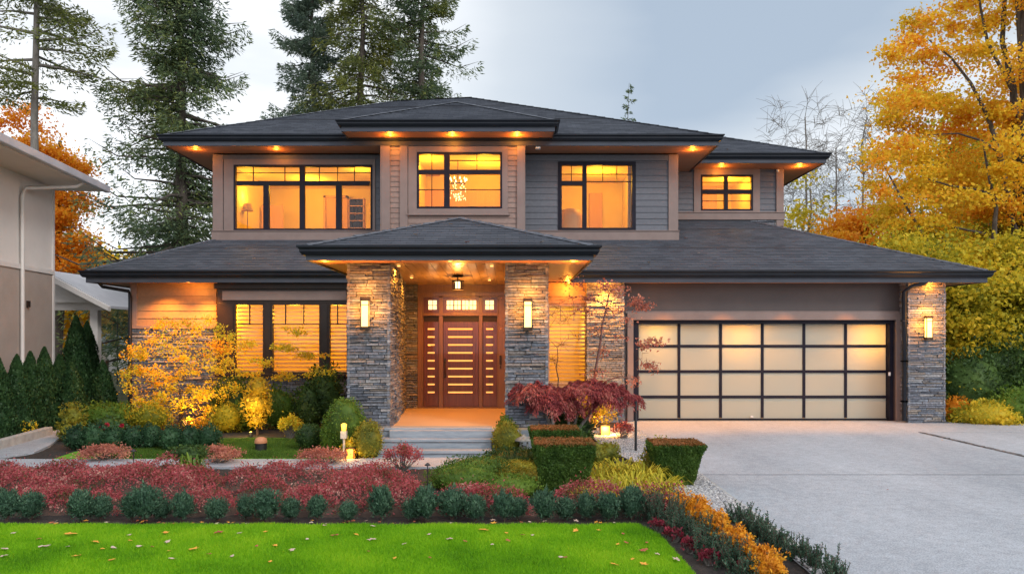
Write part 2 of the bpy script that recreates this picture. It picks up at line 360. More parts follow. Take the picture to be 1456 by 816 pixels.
M['l_box'] = mat_leaf('blue_green_leaves', [(.025, .06, .04), (.06, .13, .08), (.15, .24, .15)], trans=.2, patch=3)
M['l_hedge'] = mat_leaf('hedge_leaves', [(.012, .035, .018), (.026, .07, .032), (.05, .12, .05)], trans=.2, patch=3)
M['l_thuja'] = mat_leaf('thuja_leaves', [(.012, .035, .014), (.026, .068, .022), (.055, .115, .035)], trans=.2, patch=2.5)
M['l_yelgr'] = mat_leaf('yellow_green_leaves', [(.09, .11, .015), (.24, .24, .03), (.42, .36, .04)], trans=.35, patch=3)
M['l_yellow'] = mat_leaf('yellow_leaves', [(.35, .24, .02), (.62, .42, .03), (.72, .50, .05)], trans=.4, patch=3)
M['l_bush'] = mat_leaf('amber_maple_leaves', [(.40, .42, .03), (.72, .62, .04), (.86, .58, .04), (.80, .34, .03)], trans=.4, patch=1.5)
M['l_red'] = mat_leaf('red_barberry_leaves', [(.09, .12, .04), (.18, .09, .05), (.40, .07, .085), (.50, .11, .13), (.38, .17, .13), (.70, .42, .36)], trans=.35, patch=3.2)
M['l_maple'] = mat_leaf('dark_red_maple_leaves', [(.12, .028, .032), (.27, .045, .055), (.42, .11, .10), (.52, .22, .16)], trans=.35, patch=3)
M['l_pink'] = mat_leaf('pink_leaves', [(.30, .10, .08), (.50, .19, .14), (.62, .30, .18)], trans=.4, patch=3)
M['l_rust'] = mat_leaf('rusty_clipped_top', [(.08, .08, .015), (.24, .10, .03), (.38, .15, .05)], trans=.3, patch=6)
M['l_orgflower'] = mat_leaf('orange_flowers', [(.55, .18, .015), (.78, .34, .02), (.82, .48, .04)], trans=.3, patch=6)
M['l_redflower'] = mat_leaf('crimson_leaves', [(.20, .01, .02), (.45, .02, .05), (.55, .06, .08)], trans=.3, patch=6)
M['l_grass'] = mat_leaf('grass_blades', [(.07, .22, .006), (.15, .40, .008), (.28, .56, .012), (.44, .64, .03)], trans=.4, patch=.9)
M['l_grass2'] = mat_leaf('shade_tinted_grass_blades', [(.04, .09, .012), (.08, .15, .02), (.13, .21, .03)], trans=.35, patch=1.6)  # darker copy of the lawn grass, with shade put into the blade colour
M['l_dry'] = mat_leaf('fallen_leaves_mix', [(.20, .06, .03), (.45, .16, .03), (.50, .32, .18)], trans=.2, patch=3)
# ---------------------------------------------------------------- surface builders
def siding(mb, o, u, n, u0, u1, z0, z1, holes=(), exposure=.16, thick=.15):
    """lapped boards on a backing wall; holes = (ua,ub,za,zb)"""
    us = sorted(set([u0, u1] + [h[0] for h in holes] + [h[1] for h in holes])); us = [x for x in us if u0 <= x <= u1]
    zs = sorted(set([z0, z1] + [h[2] for h in holes] + [h[3] for h in holes])); zs = [x for x in zs if z0 <= x <= z1]
    def hit(ua, ub, za, zb):
        return any(h[0] < (ua+ub)/2 < h[1] and h[2] < (za+zb)/2 < h[3] for h in holes)
    for j in range(len(zs)-1):
        for i in range(len(us)-1):
            if not hit(us[i], us[i+1], zs[j], zs[j+1]): mb.obox(o, u, n, us[i], us[i+1], -thick, 0, zs[j], zs[j+1])
    z = z0
    while z < z1 - 1e-4:
        zt = min(z + exposure, z1)
        cuts = sorted(set([z, zt] + [q for q in zs if z < q < zt]))
        for a, b in zip(cuts[:-1], cuts[1:]):
            da = .024 - .016*(a-z)/exposure; db = .024 - .016*(b-z)/exposure
            # runs of u outside holes
            runs = []; cur = None
            for i in range(len(us)-1):
                if hit(us[i], us[i+1], a, b):
                    if cur: runs.append(cur); cur = None
                else: cur = (cur[0], us[i+1]) if cur else (us[i], us[i+1])
            if cur: runs.append(cur)
            for ua, ub in runs:
                q = lambda uu, d, zz: (o[0]+u[0]*uu+n[0]*d, o[1]+u[1]*uu+n[1]*d, zz)
                mb.add([q(ua, da, a), q(ub, da, a), q(ub, .001, a), q(ua, .001, a), q(ua, db, b), q(ub, db, b), q(ub, .001, b), q(ua, .001, b)],
                       [(0,3,2,1),(4,5,6,7),(0,1,5,4),(1,2,6,5),(2,3,7,6),(3,0,4,7)])
        z = zt
def stone(mb, o, u, n, u0, u1, z0, z1, seed=0, dmin=.025, dmax=.058, hh=(.024, .062), ww=(.14, .46)):
    rr = random.Random(seed); z = z0
    while z < z1 - .01:
        zt = min(z + rr.uniform(*hh), z1)
        if z1 - zt < .02: zt = z1
        uu = u0
        while uu < u1 - .005:
            ut = min(uu + rr.uniform(*ww), u1)
            if u1 - ut < .06: ut = u1
            d = rr.uniform(dmin, dmax); g = .0022; c = .004
            q = lambda a, dd, zz: (o[0]+u[0]*a+n[0]*dd, o[1]+u[1]*a+n[1]*dd, zz)
            j = [rr.uniform(-.012, .012) for _ in range(4)]; k = [rr.uniform(-.005, .005) for _ in range(4)]
            ua, ub, za, zb = uu+g, ut-g, z+g*.6, zt-g*.6
            mb.add([q(ua, .0, za), q(ub, .0, za), q(ub, 0, zb), q(ua, 0, zb),
                    q(ua+c, d+j[0], za+c+k[0]*.5), q(ub-c, d+j[1], za+c+k[1]*.5), q(ub-c, d+j[2], zb-c+k[2]*.5), q(ua+c, d+j[3], zb-c+k[3]*.5)],
                   [(4,5,6,7),(0,1,5,4),(1,2,6,5),(2,3,7,6),(3,0,4,7)])
            uu = ut
        z = zt
def stone_pillar(name, x0, x1, y0, y1, z0, z1, parent, seed):
    t = .05; core = MB(); core.box(x0+t, x1-t, y0+t, y1-t, z0, z1)
    mb = MB()
    stone(mb, (x0, y0+t, 0), (1, 0, 0), (0, -1, 0), 0, x1-x0, z0, z1, seed)
    stone(mb, (x1-t, y0, 0), (0, 1, 0), (1, 0, 0), 0, y1-y0, z0, z1, seed+1)
    stone(mb, (x0+t, y1, 0), (0, -1, 0), (-1, 0, 0), 0, y1-y0, z0, z1, seed+2)
    stone(mb, (x1, y1-t, 0), (-1, 0, 0), (0, 1, 0), 0, x1-x0, z0, z1, seed+3)
    o = mb.build(name, M['stone'], parent); core.build('core', M['mortar'], o)
    return o
def clip(poly, f):
    out = []
    for i in range(len(poly)):
        a, b = poly[i], poly[(i+1) % len(poly)]; fa, fb = f(a), f(b)
        if fa >= 0: out.append(a)
        if (fa > 0 > fb) or (fa < 0 < fb): t = fa/(fa-fb); out.append(a + (b-a)*t)
    return out
def shingle_plane(mb, pts, row=.15, lift=.019):
    pts = [Vector(p) for p in pts]
    n = (pts[1]-pts[0]).cross(pts[2]-pts[0]).normalized()
    if n.z < 0: n = -n; pts = pts[::-1]
    v = (Vector((0, 0, 1)) - n*n.z).normalized(); u = v.cross(n)
    o = min(pts, key=lambda p: p.dot(v)); vmin = o.dot(v); vmax = max(p.dot(v) for p in pts)
    a = vmin; k = 0
    while a < vmax - .002:
        b = min(a+row, vmax)
        q = clip(pts, lambda p: p.dot(v)-a); q = clip(q, lambda p: b-p.dot(v)) if len(q) > 2 else []
        if len(q) > 2:
            # ragged lower edge: cut the course into tabs
            off = (k % 3)*.11
            ul = min(p.dot(u) for p in q); ur = max(p.dot(u) for p in q)
            x = ul - off; tabw = .9
            while x < ur:
                y = x + tabw
                r = clip(q, lambda p: p.dot(u)-x); r = clip(r, lambda p: y-p.dot(u)) if len(r) > 2 else []
                if len(r) > 2:
                    ex = random.uniform(0, .004)
                    vs = [p + n*((lift+ex)*(1-(p.dot(v)-a)/row)+.002) for p in r]
                    uvs = [(p.dot(u), p.dot(v)-vmin) for p in r]
                    m = len(r); lows = [p - n*.004 for p in r]
                    mb.add(vs+lows, [tuple(range(m))] + [(i, m+i, m+(i+1) % m, (i+1) % m) for i in range(m)], uvs+uvs)
                x = y
        a = b; k += 1
def sweep(mb, path, prof, z):
    """profile (d outward, dz) swept along an open plan path with mitred corners"""
    ps = [Vector(p) for p in path]; rings = []
    for i, p in enumerate(ps):
        ds = []
        if i > 0: ds.append((ps[i]-ps[i-1]).normalized())
        if i < len(ps)-1: ds.append((ps[i+1]-ps[i]).normalized())
        ns = [Vector((d.y, -d.x)) for d in ds]
        if len(ns) == 2:
            m = (ns[0]+ns[1]).normalized(); k = 1/max(.3, m.dot(ns[0]))
        else: m = ns[0]; k = 1
        rings.append([(p.x+m.x*k*d, p.y+m.y*k*d, z+dz) for d, dz in prof])
    n = len(prof); vs = [v for r in rings for v in r]; fs = []
    for i in range(len(ps)-1):
        for j in range(n): fs.append((i*n+j, i*n+(j+1) % n, (i+1)*n+(j+1) % n, (i+1)*n+j))
    fs.append(tuple(range(n))[::-1]); fs.append(tuple((len(ps)-1)*n+j for j in range(n)))
    mb.add(vs, fs)
GUT = [(.0, .0), (.05, .0), (.085, .045), (.085, .075), (.12, .10), (.12, .125), (.105, .125), (.0, .11)]
GUT = [(d, z*1.15-.015) for d, z in GUT]
def eaves(parent, path, ztop, soffit_polys, fh=.12):
    """gutter on the eave, fascia board under it, boarded soffit"""
    g = MB(); sweep(g, path, GUT, ztop-.13); g.build('gutter', M['gutter'], parent)
    f = MB(); sweep(f, path, [(-.03, 0), (.0, 0), (.0, fh+.12), (-.03, fh+.12)], ztop-.14-fh); f.build('fascia', M['fascia'], parent)
    s = MB()
    for poly in soffit_polys:
        zz = ztop-.13-fh+.015; m = len(poly)
        s.add([(x, y, zz) for x, y in poly]+[(x, y, zz+.03) for x, y in poly], [tuple(range(m))[::-1], tuple(range(m, 2*m))]+[(i, (i+1) % m, m+(i+1) % m, m+i) for i in range(m)])
    s.build('soffit', M['soffit'], parent)
def ring_soffit(x0, x1, yf, yb, wx0, wx1, wyf):
    """soffit strips between eave rectangle and wall rectangle (front, left, right)"""
    i = .03
    return [[(x0+i, yf+i), (x1-i, yf+i), (wx1, wyf), (wx0, wyf)], [(x0+i, yf+i), (wx0, wyf), (wx0, yb), (x0+i, yb)], [(x1-i, yf+i), (x1-i, yb), (wx1, yb), (wx1, wyf)]]
def window(parent, Y, rect, thick=(), thin=(), bar=.05, tbar=.016, mat=None, sill=True, d=.05):
    """rect and bars in photograph pixels measured on the plane Y"""
    mat = mat or M['frame']
    x0, z1 = P(rect[0], rect[1], Y); x1, z0 = P(rect[2], rect[3], Y)
    f = MB()
    f.box(x0, x0+bar, Y-d, Y+.06, z0, z1); f.box(x1-bar, x1, Y-d, Y+.06, z0, z1)
    f.box(x0+bar, x1-bar, Y-d, Y+.06, z0, z0+bar); f.box(x0+bar, x1-bar, Y-d, Y+.06, z1-bar, z1)
    fo = f.build('window', mat, parent, bevel=.004)
    b = MB()
    for k in thick:
        if k[0] == 'v':
            x, zt = P(k[1], k[2], Y); zb = PZ(k[3], Y); wd = (k[4] if len(k) > 4 else 6)*Y/F/2; b.box(x-wd, x+wd, Y-d+.006, Y+.055, zb, zt)
        else:
            z = PZ(k[1], Y); wd = (k[4] if len(k) > 4 else 6)*Y/F/2; b.box(PX(k[2], Y), PX(k[3], Y), Y-d+.009, Y+.052, z-wd, z+wd)
    if thick: b.build('mullion', mat, fo)
    t = MB()
    for k in thin:
        if k[0] == 'v': x, zt = P(k[1], k[2], Y); t.box(x-tbar/2, x+tbar/2, Y-.012, Y+.030, PZ(k[3], Y), zt)
        else: z = PZ(k[1], Y); t.box(PX(k[2], Y), PX(k[3], Y), Y-.014, Y+.028, z-tbar/2, z+tbar/2)
    if thin: t.build('muntin', mat, fo)
    p = MB(); p.box(x0+bar*.5, x1-bar*.5, Y+.008, Y+.014, z0+bar*.5, z1-bar*.5); p.build('pane', M['glass'], fo)
    return fo, (x0, x1, z0, z1)
def casing(mb, Y, r, wl, wr, wt, wb, d0=-.045, d1=.0):
    x0, x1, z0, z1 = r
    mb.box(x0-wl, x0, Y+d0, Y+d1, z0-wb, z1+wt); mb.box(x1, x1+wr, Y+d0, Y+d1, z0-wb, z1+wt)
    if wt: mb.box(x0, x1, Y+d0, Y+d1, z1, z1+wt)
    if wb: mb.box(x0, x1, Y+d0, Y+d1, z0-wb, z0)
def room(parent, x0, x1, y0, y1, z0, z1, front_holes):
    """inside of a lit room: walls, floor, ceiling as thin slabs; the front wall is the house wall"""
    m = MB(); t = .04
    m.box(x0-t, x1+t, y1, y1+t, z0-t, z1+t); m.box(x0-t, x0, y0, y1, z0-t, z1+t); m.box(x1, x1+t, y0, y1, z0-t, z1+t)
    m.box(x0, x1, y0, y1, z0-t, z0); m.box(x0, x1, y0, y1, z1, z1+t)
    return m.build('room', M['room'], parent)
def lamp(name, loc, power, col=(1, .45, .10), r=.06, parent=None, spot=None, rot=None):
    l = bpy.data.lights.new(name, 'SPOT' if spot else 'POINT'); l.energy = power; l.color = col; l.shadow_soft_size = r
    if spot: l.spot_size = R(spot); l.spot_blend = .7
    o = bpy.data.objects.new(name, l); COL.objects.link(o)
    p0 = world_loc(parent) if parent is not None else Vector((0, 0, 0))
    o.location = Vector(loc) - p0
    if parent is not None: o.parent = parent
    if rot: o.rotation_euler = rot
    return o

# ---------------------------------------------------------------- ground
def sheet(name, pts, z, mat, th=0, kind='structure', label=None):
    m = MB(); n = len(pts)
    if th: m.add([(x, y, z) for x, y in pts]+[(x, y, z-th) for x, y in pts], [tuple(range(n))]+[(i, n+i, n+(i+1) % n, (i+1) % n) for i in range(n)])
    else: m.add([(x, y, z) for x, y in pts], [tuple(range(n))])
    o = m.build(name, mat); tag(o, label, kind=kind); return o
def grid_sheet(name, x0, x1, y0, y1, z, amp, mat, step=.06, inside=None):
    nx = int((x1-x0)/step)+1; ny = int((y1-y0)/step)+1
    xs = np.linspace(x0, x1, nx); ys = np.linspace(y0, y1, ny); X, Y = np.meshgrid(xs, ys)
    Z = z + amp*(np.sin(X*3.1+1)*np.cos(Y*2.7)*.5 + rng.random(X.shape)*.6)
    V = np.stack([X.ravel(), Y.ravel(), Z.ravel()], 1)
    i = np.arange(nx*ny).reshape(ny, nx); Q = np.stack([i[:-1, :-1].ravel(), i[:-1, 1:].ravel(), i[1:, 1:].ravel(), i[1:, :-1].ravel()], 1)
    if inside is not None:
        c = V[Q].mean(1); Q = Q[inside(c[:, 0], c[:, 1])]
    o = np_mesh(name, V, Q, mat, smooth=True); tag(o, kind='structure'); return o
sheet('ground', [(-900, -60), (900, -60), (900, 1500), (-900, 1500)], 0, M['earth'])
DX = 2.65
sheet('driveway', [(DX, .5), (8.2, .5), (8.2, 14.8), (14.5, 14.8), (14.5, 16.83), (DX-.1, 16.83), (DX-.1, 15.2), (DX, 15.2)], .03, M['concrete'], th=.08)
sheet('side_driveway', [(8.30, .5), (14.5, .5), (14.5, 14.78), (8.30, 14.78)], .03, M['concrete'], th=.08)
m = MB(); m.box(DX, 8.2, 10.2, 10.212, .0305, .0325); jo = m.build('driveway_joint', M['mulch']); tag(jo, kind='structure')
mulch = grid_sheet('mulch_bed', -9.0, 2.64, 7.36, 16.85, .012, .02, M['mulch'], step=.07)
grid_sheet('border_bed', 1.45, 2.64, 4.2, 7.5, .012, .02, M['mulch'], step=.05)
sheet('front_lawn', [(-12, 2), (1.47, 2), (1.47, 6.2), (1.42, 7.05), (1.30, 7.40), (-12, 7.44)], .035, M['lawnbase'], th=.05)
sheet('garden_path', [(-12.5, 10.72), (-.2, 10.72), (-.2, 11.45), (-.2, 11.62), (-2.3, 11.62), (-2.4, 11.42), (-8.1, 11.42), (-7.9, 12.1), (-8.15, 12.9), (-8.8, 14.4), (-9.3, 15.0), (-9.5, 14.4), (-9.2, 13.4), (-8.75, 12.2), (-12.5, 11.5)], .05, M['concrete'], th=.06)
sheet('garden_lawn', [(-6.1, 11.46), (-2.7, 11.46), (-2.6, 12.2), (-3.2, 13.0), (-4.4, 13.9), (-5.8, 13.8), (-6.6, 12.9), (-7.3, 12.2), (-7.2, 11.46)], .04, M['lawnbase'], th=.04)
m = MB()
rr = random.Random(3)
y = 14.7
while y > 1:
    for x in (8.205, 8.237, 8.269): m.box(x, x+.030, y, y+.07, .0, .036+rr.uniform(0, .008))
    y -= .078
o = m.build('cobble_strip', M['cobble'], bevel=.004); tag(o, kind='structure')
m = MB(); m.box(8.3, 14.5, 14.782, 14.798, .0, .028); o = m.build('driveway_seam', M['mulch']); tag(o, kind='structure')
# steel edging between gravel and concrete, gravel bed
m = MB(); m.box(DX-.045, DX-.006, 4, 15.1, 0, .045); o = m.build('driveway_edging', M['kerb'], bevel=.004); tag(o, 'thin concrete edging between the gravel strip and the driveway', 'edging')
def in_gravel(x, y):
    L_ = np.interp(y, [4, 7.5, 8.2, 9.2, 10, 11, 12.5, 14, 15.3], [2.42, 2.45, 2.0, 2.0, 2.2, 1.9, 1.55, 1.55, 1.6])
    return (x > L_) & (x < DX-.05)
grid_sheet('gravel_bed', 1.5, 2.62, 4.0, 15.3, .035, .012, M['gravelbase'], step=.05, inside=in_gravel)
def pebbles(n):
    x = rng.uniform(1.5, 2.62, n*3); y = rng.uniform(4.2, 15.3, n*3); k = in_gravel(x, y); x = x[k][:n]; y = y[k][:n]; n = len(x)
    s = rng.uniform(.008, .022, n)
    base = np.array([(1,0,0),(0,1,0),(-1,0,0),(0,-1,0),(0,0,.8),(0,0,-.8)], float)
    a = rng.uniform(0, 6.28, n); ca, sa = np.cos(a), np.sin(a)
    B = base[None]*rng.uniform(.7, 1.3, (n, 6, 1))
    V = np.stack([(B[..., 0]*ca[:, None]-B[..., 1]*sa[:, None])*s[:, None]*1.3, (B[..., 0]*sa[:, None]+B[..., 1]*ca[:, None])*s[:, None], B[..., 2]*s[:, None]], -1)
    V += np.stack([x, y, np.full(n, .05)], 1)[:, None]
    T = np.array([(0,1,4),(1,2,4),(2,3,4),(3,0,4),(1,0,5),(2,1,5),(3,2,5),(0,3,5)])
    Q = (T[None]+np.arange(n)[:, None, None]*6).reshape(-1, 3)
    o = np_mesh('gravel', V.reshape(-1, 3), Q, M['pebble']); tag(o, 'grey gravel strip between the planting beds and the driveway', 'gravel', kind='stuff')
pebbles(26000)
# ---------------------------------------------------------------- THE HOUSE
house = empty('house', (0, 18, 0))
tag(house, 'two-storey grey and taupe house with dark hip roofs, stone pillars and glowing windows', 'house')
FX, FN = (1, 0, 0), (0, -1, 0)   # frames of walls that face the camera
YU, YB, YW = 19.0, 18.2, 21.05    # upper wall, upper bay wall, upper right wing wall
YL = 16.8                        # lower front wall
def px_rect(r, Y): return (PX(r[0], Y), PX(r[2], Y), PZ(r[3], Y), PZ(r[1], Y))   # x0,x1,z0,z1
zU0, zU1 = PZ(345, YU), 6.68
# windows
W1 = (333, 235, 530, 328)
r1 = px_rect(W1, YU); r3 = px_rect((796, 233, 901, 327), YU)
wall = MB()
xa, xb = PX(305, YU), PX(962, YU)
siding(wall, (0, YU, 0), FX, FN, xa, xb, zU0-.5, zU1, [r1, r3, (PX(593, YB)-.12, PX(714, YB)+.12, PZ(297, YB)-.22, PZ(217, YB)+.12)])
siding(wall, (xb-.0, YU, 0), (0, 1, 0), (1, 0, 0), .02, YW-YU+.2, 4.2, zU1)
siding(wall, (xa, YU, 0), (0, 1, 0), (-1, 0, 0), .02, 8.5, 3.6, zU1)
wall.build('upper_wall', M['siding'], house)
back = MB(); back.box(xa+.2, 7.6, 27.4, 27.6, 0, 6.7); back.build('rear_wall', M['siding'], house)
window(house, YU, W1, thick=[('v', 430, 237, 326, 7), ('h', 261, 337, 526, 6), ('v', 379, 261, 326, 8), ('v', 482, 261, 326, 8)],
       thin=[('v', 360, 237, 259), ('v', 405, 237, 259), ('h', 246, 335, 427), ('v', 454, 237, 259), ('v', 480, 237, 259), ('v', 504, 237, 259), ('h', 246, 434, 528)])
window(house, YU, (796, 233, 901, 327), thick=[('v', 831, 235, 325, 6), ('h', 261, 798, 829, 6)],
       thin=[('v', 812.5, 235, 259), ('h', 248, 798, 829), ('v', 857, 235, 258), ('v', 877, 235, 258), ('h', 248, 834, 899), ('h', 258.5, 834, 899)])
t = MB()
t.box(xa-.025, PX(318, YU), YU-.055, YU-.001, zU0-.2, zU1); t.box(xa-.03, xa-.004, YU-.05, YU+.16, zU0-.6, zU1)
t.build('corner_board', M['trim'], house, bevel=.004); t = MB()
t.box(PX(950, YU), xb+.028, YU-.055, YU-.001, zU0-.2, zU1); t.box(xb+.004, xb+.032, YU-.05, YU+.16, zU0-.2, zU1)
t.build('corner_board', M['trim'], house, bevel=.004)
t = MB(); casing(t, YU, r1, PX(333, YU)-PX(319, YU), .07, .22, .02); t.build('window_casing', M['trim'], house, bevel=.004)
t = MB(); casing(t, YU, r3, .05, .05, .05, .03, d0=-.04); t.build('window_casing', M['frame'], house, bevel=.004)
t = MB(); t.box(xa-.05, xb+.05, YU-.075, YU-.005, PZ(343, YU), PZ(329.5, YU)); t.box(xa-.06, xb+.06, YU-.1, YU-.005, PZ(329.4, YU), PZ(328.2, YU)); t.build('base_board', M['trim'], house, bevel=.004)
t = MB(); t.box(xa, PX(542, YU), YU-.05, YU-.003, zU1-.12, zU1-.01); t.build('frieze_board', M['siding'], house)
t = MB(); t.box(PX(746, YU), PX(949.5, YU), YU-.05, YU-.003, zU1-.16, zU1-.01); t.build('frieze_board', M['siding'], house)
# bay
bx0, bx1 = PX(543, YB), PX(745, YB); zb0, zb1 = 4.0, 6.85
rB = px_rect((593, 217, 714, 297), YB)
wall = MB(); siding(wall, (0, YB, 0), FX, FN, bx0, bx1, zb0, zb1, [rB], exposure=.13)
siding(wall, (bx1, YB, 0), (0, 1, 0), (1, 0, 0), .02, .95, zb0, zb1); siding(wall, (bx0, YB, 0), (0, 1, 0), (-1, 0, 0), .02, .95, zb0, zb1)
wall.build('bay_wall', M['siding_bay'], house)
window(house, YB, (593, 217, 714, 297), thick=[('v', 635.5, 219, 295, 8), ('h', 245, 595, 712, 6)],
       thin=[('v', 614, 219, 295), ('h', 270, 596, 633), ('v', 678, 219, 243), ('h', 228.5, 640, 712), ('h', 270, 640, 712)])
t = MB()
for a, b in ((543, 555), (569, 580), (735, 745)):
    t = MB(); t.box(PX(a, YB), PX(b, YB), YB-.07, YB-.001, zb0, zb1)
    if a == 543: t.box(bx0-.03, bx0-.001, YB-.065, YB+.2, zb0, zb1)
    if a == 735: t.box(bx1+.001, bx1+.03, YB-.065, YB+.2, zb0, zb1)
    t.build('corner_board', M['trim'], house, bevel=.004)
t = MB(); casing(t, YB, rB, PX(593, YB)-PX(580.5, YB), PX(722, YB)-PX(714, YB), .17, .05)
t.box(PX(581, YB), PX(723, YB), YB-.05, YB-.003, PZ(305, YB), PZ(298.5, YB)-.02); t.box(PX(578, YB), PX(725, YB), YB-.09, YB-.003, PZ(306.8, YB), PZ(305, YB)); t.build('window_casing', M['trim'], house, bevel=.004)
# upper right wing
wx1 = PX(1112, YW); zw0, zw1 = PZ(322, YW), 6.78
rW = px_rect((996, 249, 1070, 300), YW)
wall = MB(); siding(wall, (0, YW, 0), FX, FN, xb+.17, wx1, zw0, zw1, [rW]); siding(wall, (wx1, YW, 0), (0, 1, 0), (1, 0, 0), .02, 6.4, 4.3, zw1)
wall.build('wing_wall', M['siding'], house)
window(house, YW, (996, 249, 1070, 300), thick=[('v', 1032, 251, 298, 5), ('h', 273, 998, 1068, 6)], thin=[('h', 259.5, 998, 1068), ('h', 286, 998, 1068)])
t = MB(); casing(t, YW, rW, .2, .2, .28, .06); t.build('window_casing', M['trim'], house, bevel=.004)
t = MB(); t.box(PX(1103, YW), wx1+.025, YW-.06, YW-.001, zw0, zw1); t.box(wx1+.003, wx1+.03, YW-.055, YW+.16, zw0-.9, zw1); t.build('corner_board', M['trim'], house, bevel=.004)
t = MB(); t.box(xb+.18, wx1+.05, YW-.08, YW-.004, PZ(313, YW), PZ(303.5, YW)); t.box(xb+.18, wx1+.06, YW-.1, YW-.004, PZ(303.3, YW), PZ(302, YW)); t.build('base_board', M['trim'], house, bevel=.004)
s = MB(); stone(s, (PX(1066, YW), YW-.02, 0), FX, FN, 0, wx1-PX(1066, YW), zw0-.6, PZ(313.2, YW), 77, dmin=.01, dmax=.04); s.build('stone_base', M['stone'], house)
# roofs -------------------------------------------------------
SL = .49
# main
ze = 6.95; A = (-8.64, 18.12); B = (5.12, 18.12); yb = 28.0; AX = 23.05
rl, rrt = (-3.75, AX, ze+SL*(AX-18.12)), (-1.30, AX, ze+SL*(AX-18.12)+.12)
m = MB()
shingle_plane(m, [(*A, ze), (*B, ze), rrt, rl]); shingle_plane(m, [(A[0], yb, ze), (*A, ze), rl]); shingle_plane(m, [(*B, ze), (B[0], yb, ze), rrt]); shingle_plane(m, [(B[0], yb, ze), (A[0], yb, ze), rl, rrt])
main_roof = m.build('roof', M['shingle'], house)
eaves(main_roof, [(A[0], yb), A, B, (B[0], yb)], ze, ring_soffit(A[0], B[0], A[1], yb, xa-.0, xb+.0, YU))
# right wing roof (second hip, behind)
ze2 = 7.02; C = (3.2, 20.2); D = (8.68, 20.2)
m = MB(); ap = (D[0]-3.9, 24.1, ze2+1.85)
shingle_plane(m, [(*C, ze2), (*D, ze2), ap, (3.2, 24.1, ze2+1.85)]); shingle_plane(m, [(*D, ze2), (D[0], 28, ze2), ap]); shingle_plane(m, [(D[0], 28, ze2), (3.2, 28, ze2), (3.2, 24.1, ze2+1.85), ap])
wr = m.build('roof', M['shingle'], house)
eaves(wr, [(4.4, 20.2), D, (D[0], 28)], ze2, [[(xb, 20.23), (D[0]-.03, 20.23), (wx1, YW), (xb, YW)], [(D[0]-.03, 20.23), (D[0]-.03, 28), (wx1, 28), (wx1, YW)]])
# bay roof
ze3 = 7.10; E0 = (PX(485, 17.4), 17.4); E1 = (PX(789, 17.4), 17.4); cx = (E0[0]+E1[0])/2; hw = (E1[0]-E0[0])/2
ap = (cx, 17.4+hw, ze3+SL*hw); apb = (cx, 21.3, ze3+SL*hw)
m = MB(); shingle_plane(m, [(*E0, ze3), (*E1, ze3), ap]); shingle_plane(m, [(E0[0], 19.4, ze3), (*E0, ze3), ap, apb]); shingle_plane(m, [(*E1, ze3), (E1[0], 19.4, ze3), apb, ap])
br_ = m.build('roof', M['shingle'], house)
eaves(br_, [(E0[0], 18.9), E0, E1, (E1[0], 18.9)], ze3, [[(E0[0]+.03, 17.43), (E1[0]-.03, 17.43), (bx1, YB), (bx0, YB)], [(E0[0]+.03, 17.43), (bx0, YB), (bx0, 18.95), (E0[0]+.03, 18.95)], [(E1[0]-.03, 17.43), (E1[0]-.03, 18.95), (bx1, 18.95), (bx1, YB)]])
# lower roof (skirt all along the front)
zl = 3.42; LA = (PX(122, 16.2), 16.2); LB = (PX(1404, 16.2), 16.2); s1 = 1.06/2.8
zt = zl+s1*2.8; zt2 = zl+s1*(YW-16.2)
m = MB()
shingle_plane(m, [(*LA, zl), (xb+.03, 16.2, zl), (xb+.03, YU, zt), (xa-.03, YU, zt)])
shingle_plane(m, [(xb+.03, 16.2, zl), (*LB, zl), (7.0, YW, zt2), (xb+.03, YW, zt2)])
shingle_plane(m, [(LA[0], 27, zl), (*LA, zl), (xa-.03, YU, zt), (xa-.03, 27, zt)])
shingle_plane(m, [(*LB, zl), (LB[0], 25.5, zl), (7.0, YW+.1, zt2), (7.0, YW, zt2)])
lr = m.build('roof', M['shingle'], house)
lwx0, lwx1 = PX(188, YL), 9.78
eaves(lr, [(LA[0], 27), LA, LB, (LB[0], 25.5)], zl, ring_soffit(LA[0], LB[0], 16.2, 25.5, lwx0, lwx1, YL-.0))
# porch roof
PYF = 11.5; zp = 3.38; PA = (PX(435, PYF), PYF); PB = (PX(844, PYF), PYF); cx = (PA[0]+PB[0])/2; hw = (PB[0]-PA[0])/2; SP = .355
ap = (cx, PYF+hw, zp+SP*hw); apb = (cx, 18.2, zp+SP*hw)
m = MB(); shingle_plane(m, [(*PA, zp), (*PB, zp), ap]); shingle_plane(m, [(PA[0], 18.1, zp), (*PA, zp), ap, apb]); shingle_plane(m, [(*PB, zp), (PB[0], 18.1, zp), apb, ap])
pr = m.build('roof', M['shingle'], house)
ce = 3.21
eaves(pr, [(PA[0], 16.3), PA, PB, (PB[0], 16.3)], zp, [[(PA[0]+.03, 11.53), (PB[0]-.03, 11.53), (PB[0]-.03, 12.16), (PA[0]+.03, 12.16)], [(PA[0]+.03, 12.17), (-2.73, 12.17), (-2.73, 16.7), (PA[0]+.03, 16.7)], [(.6, 12.17), (PB[0]-.03, 12.17), (PB[0]-.03, 16.7), (.6, 16.7)]], fh=.085)
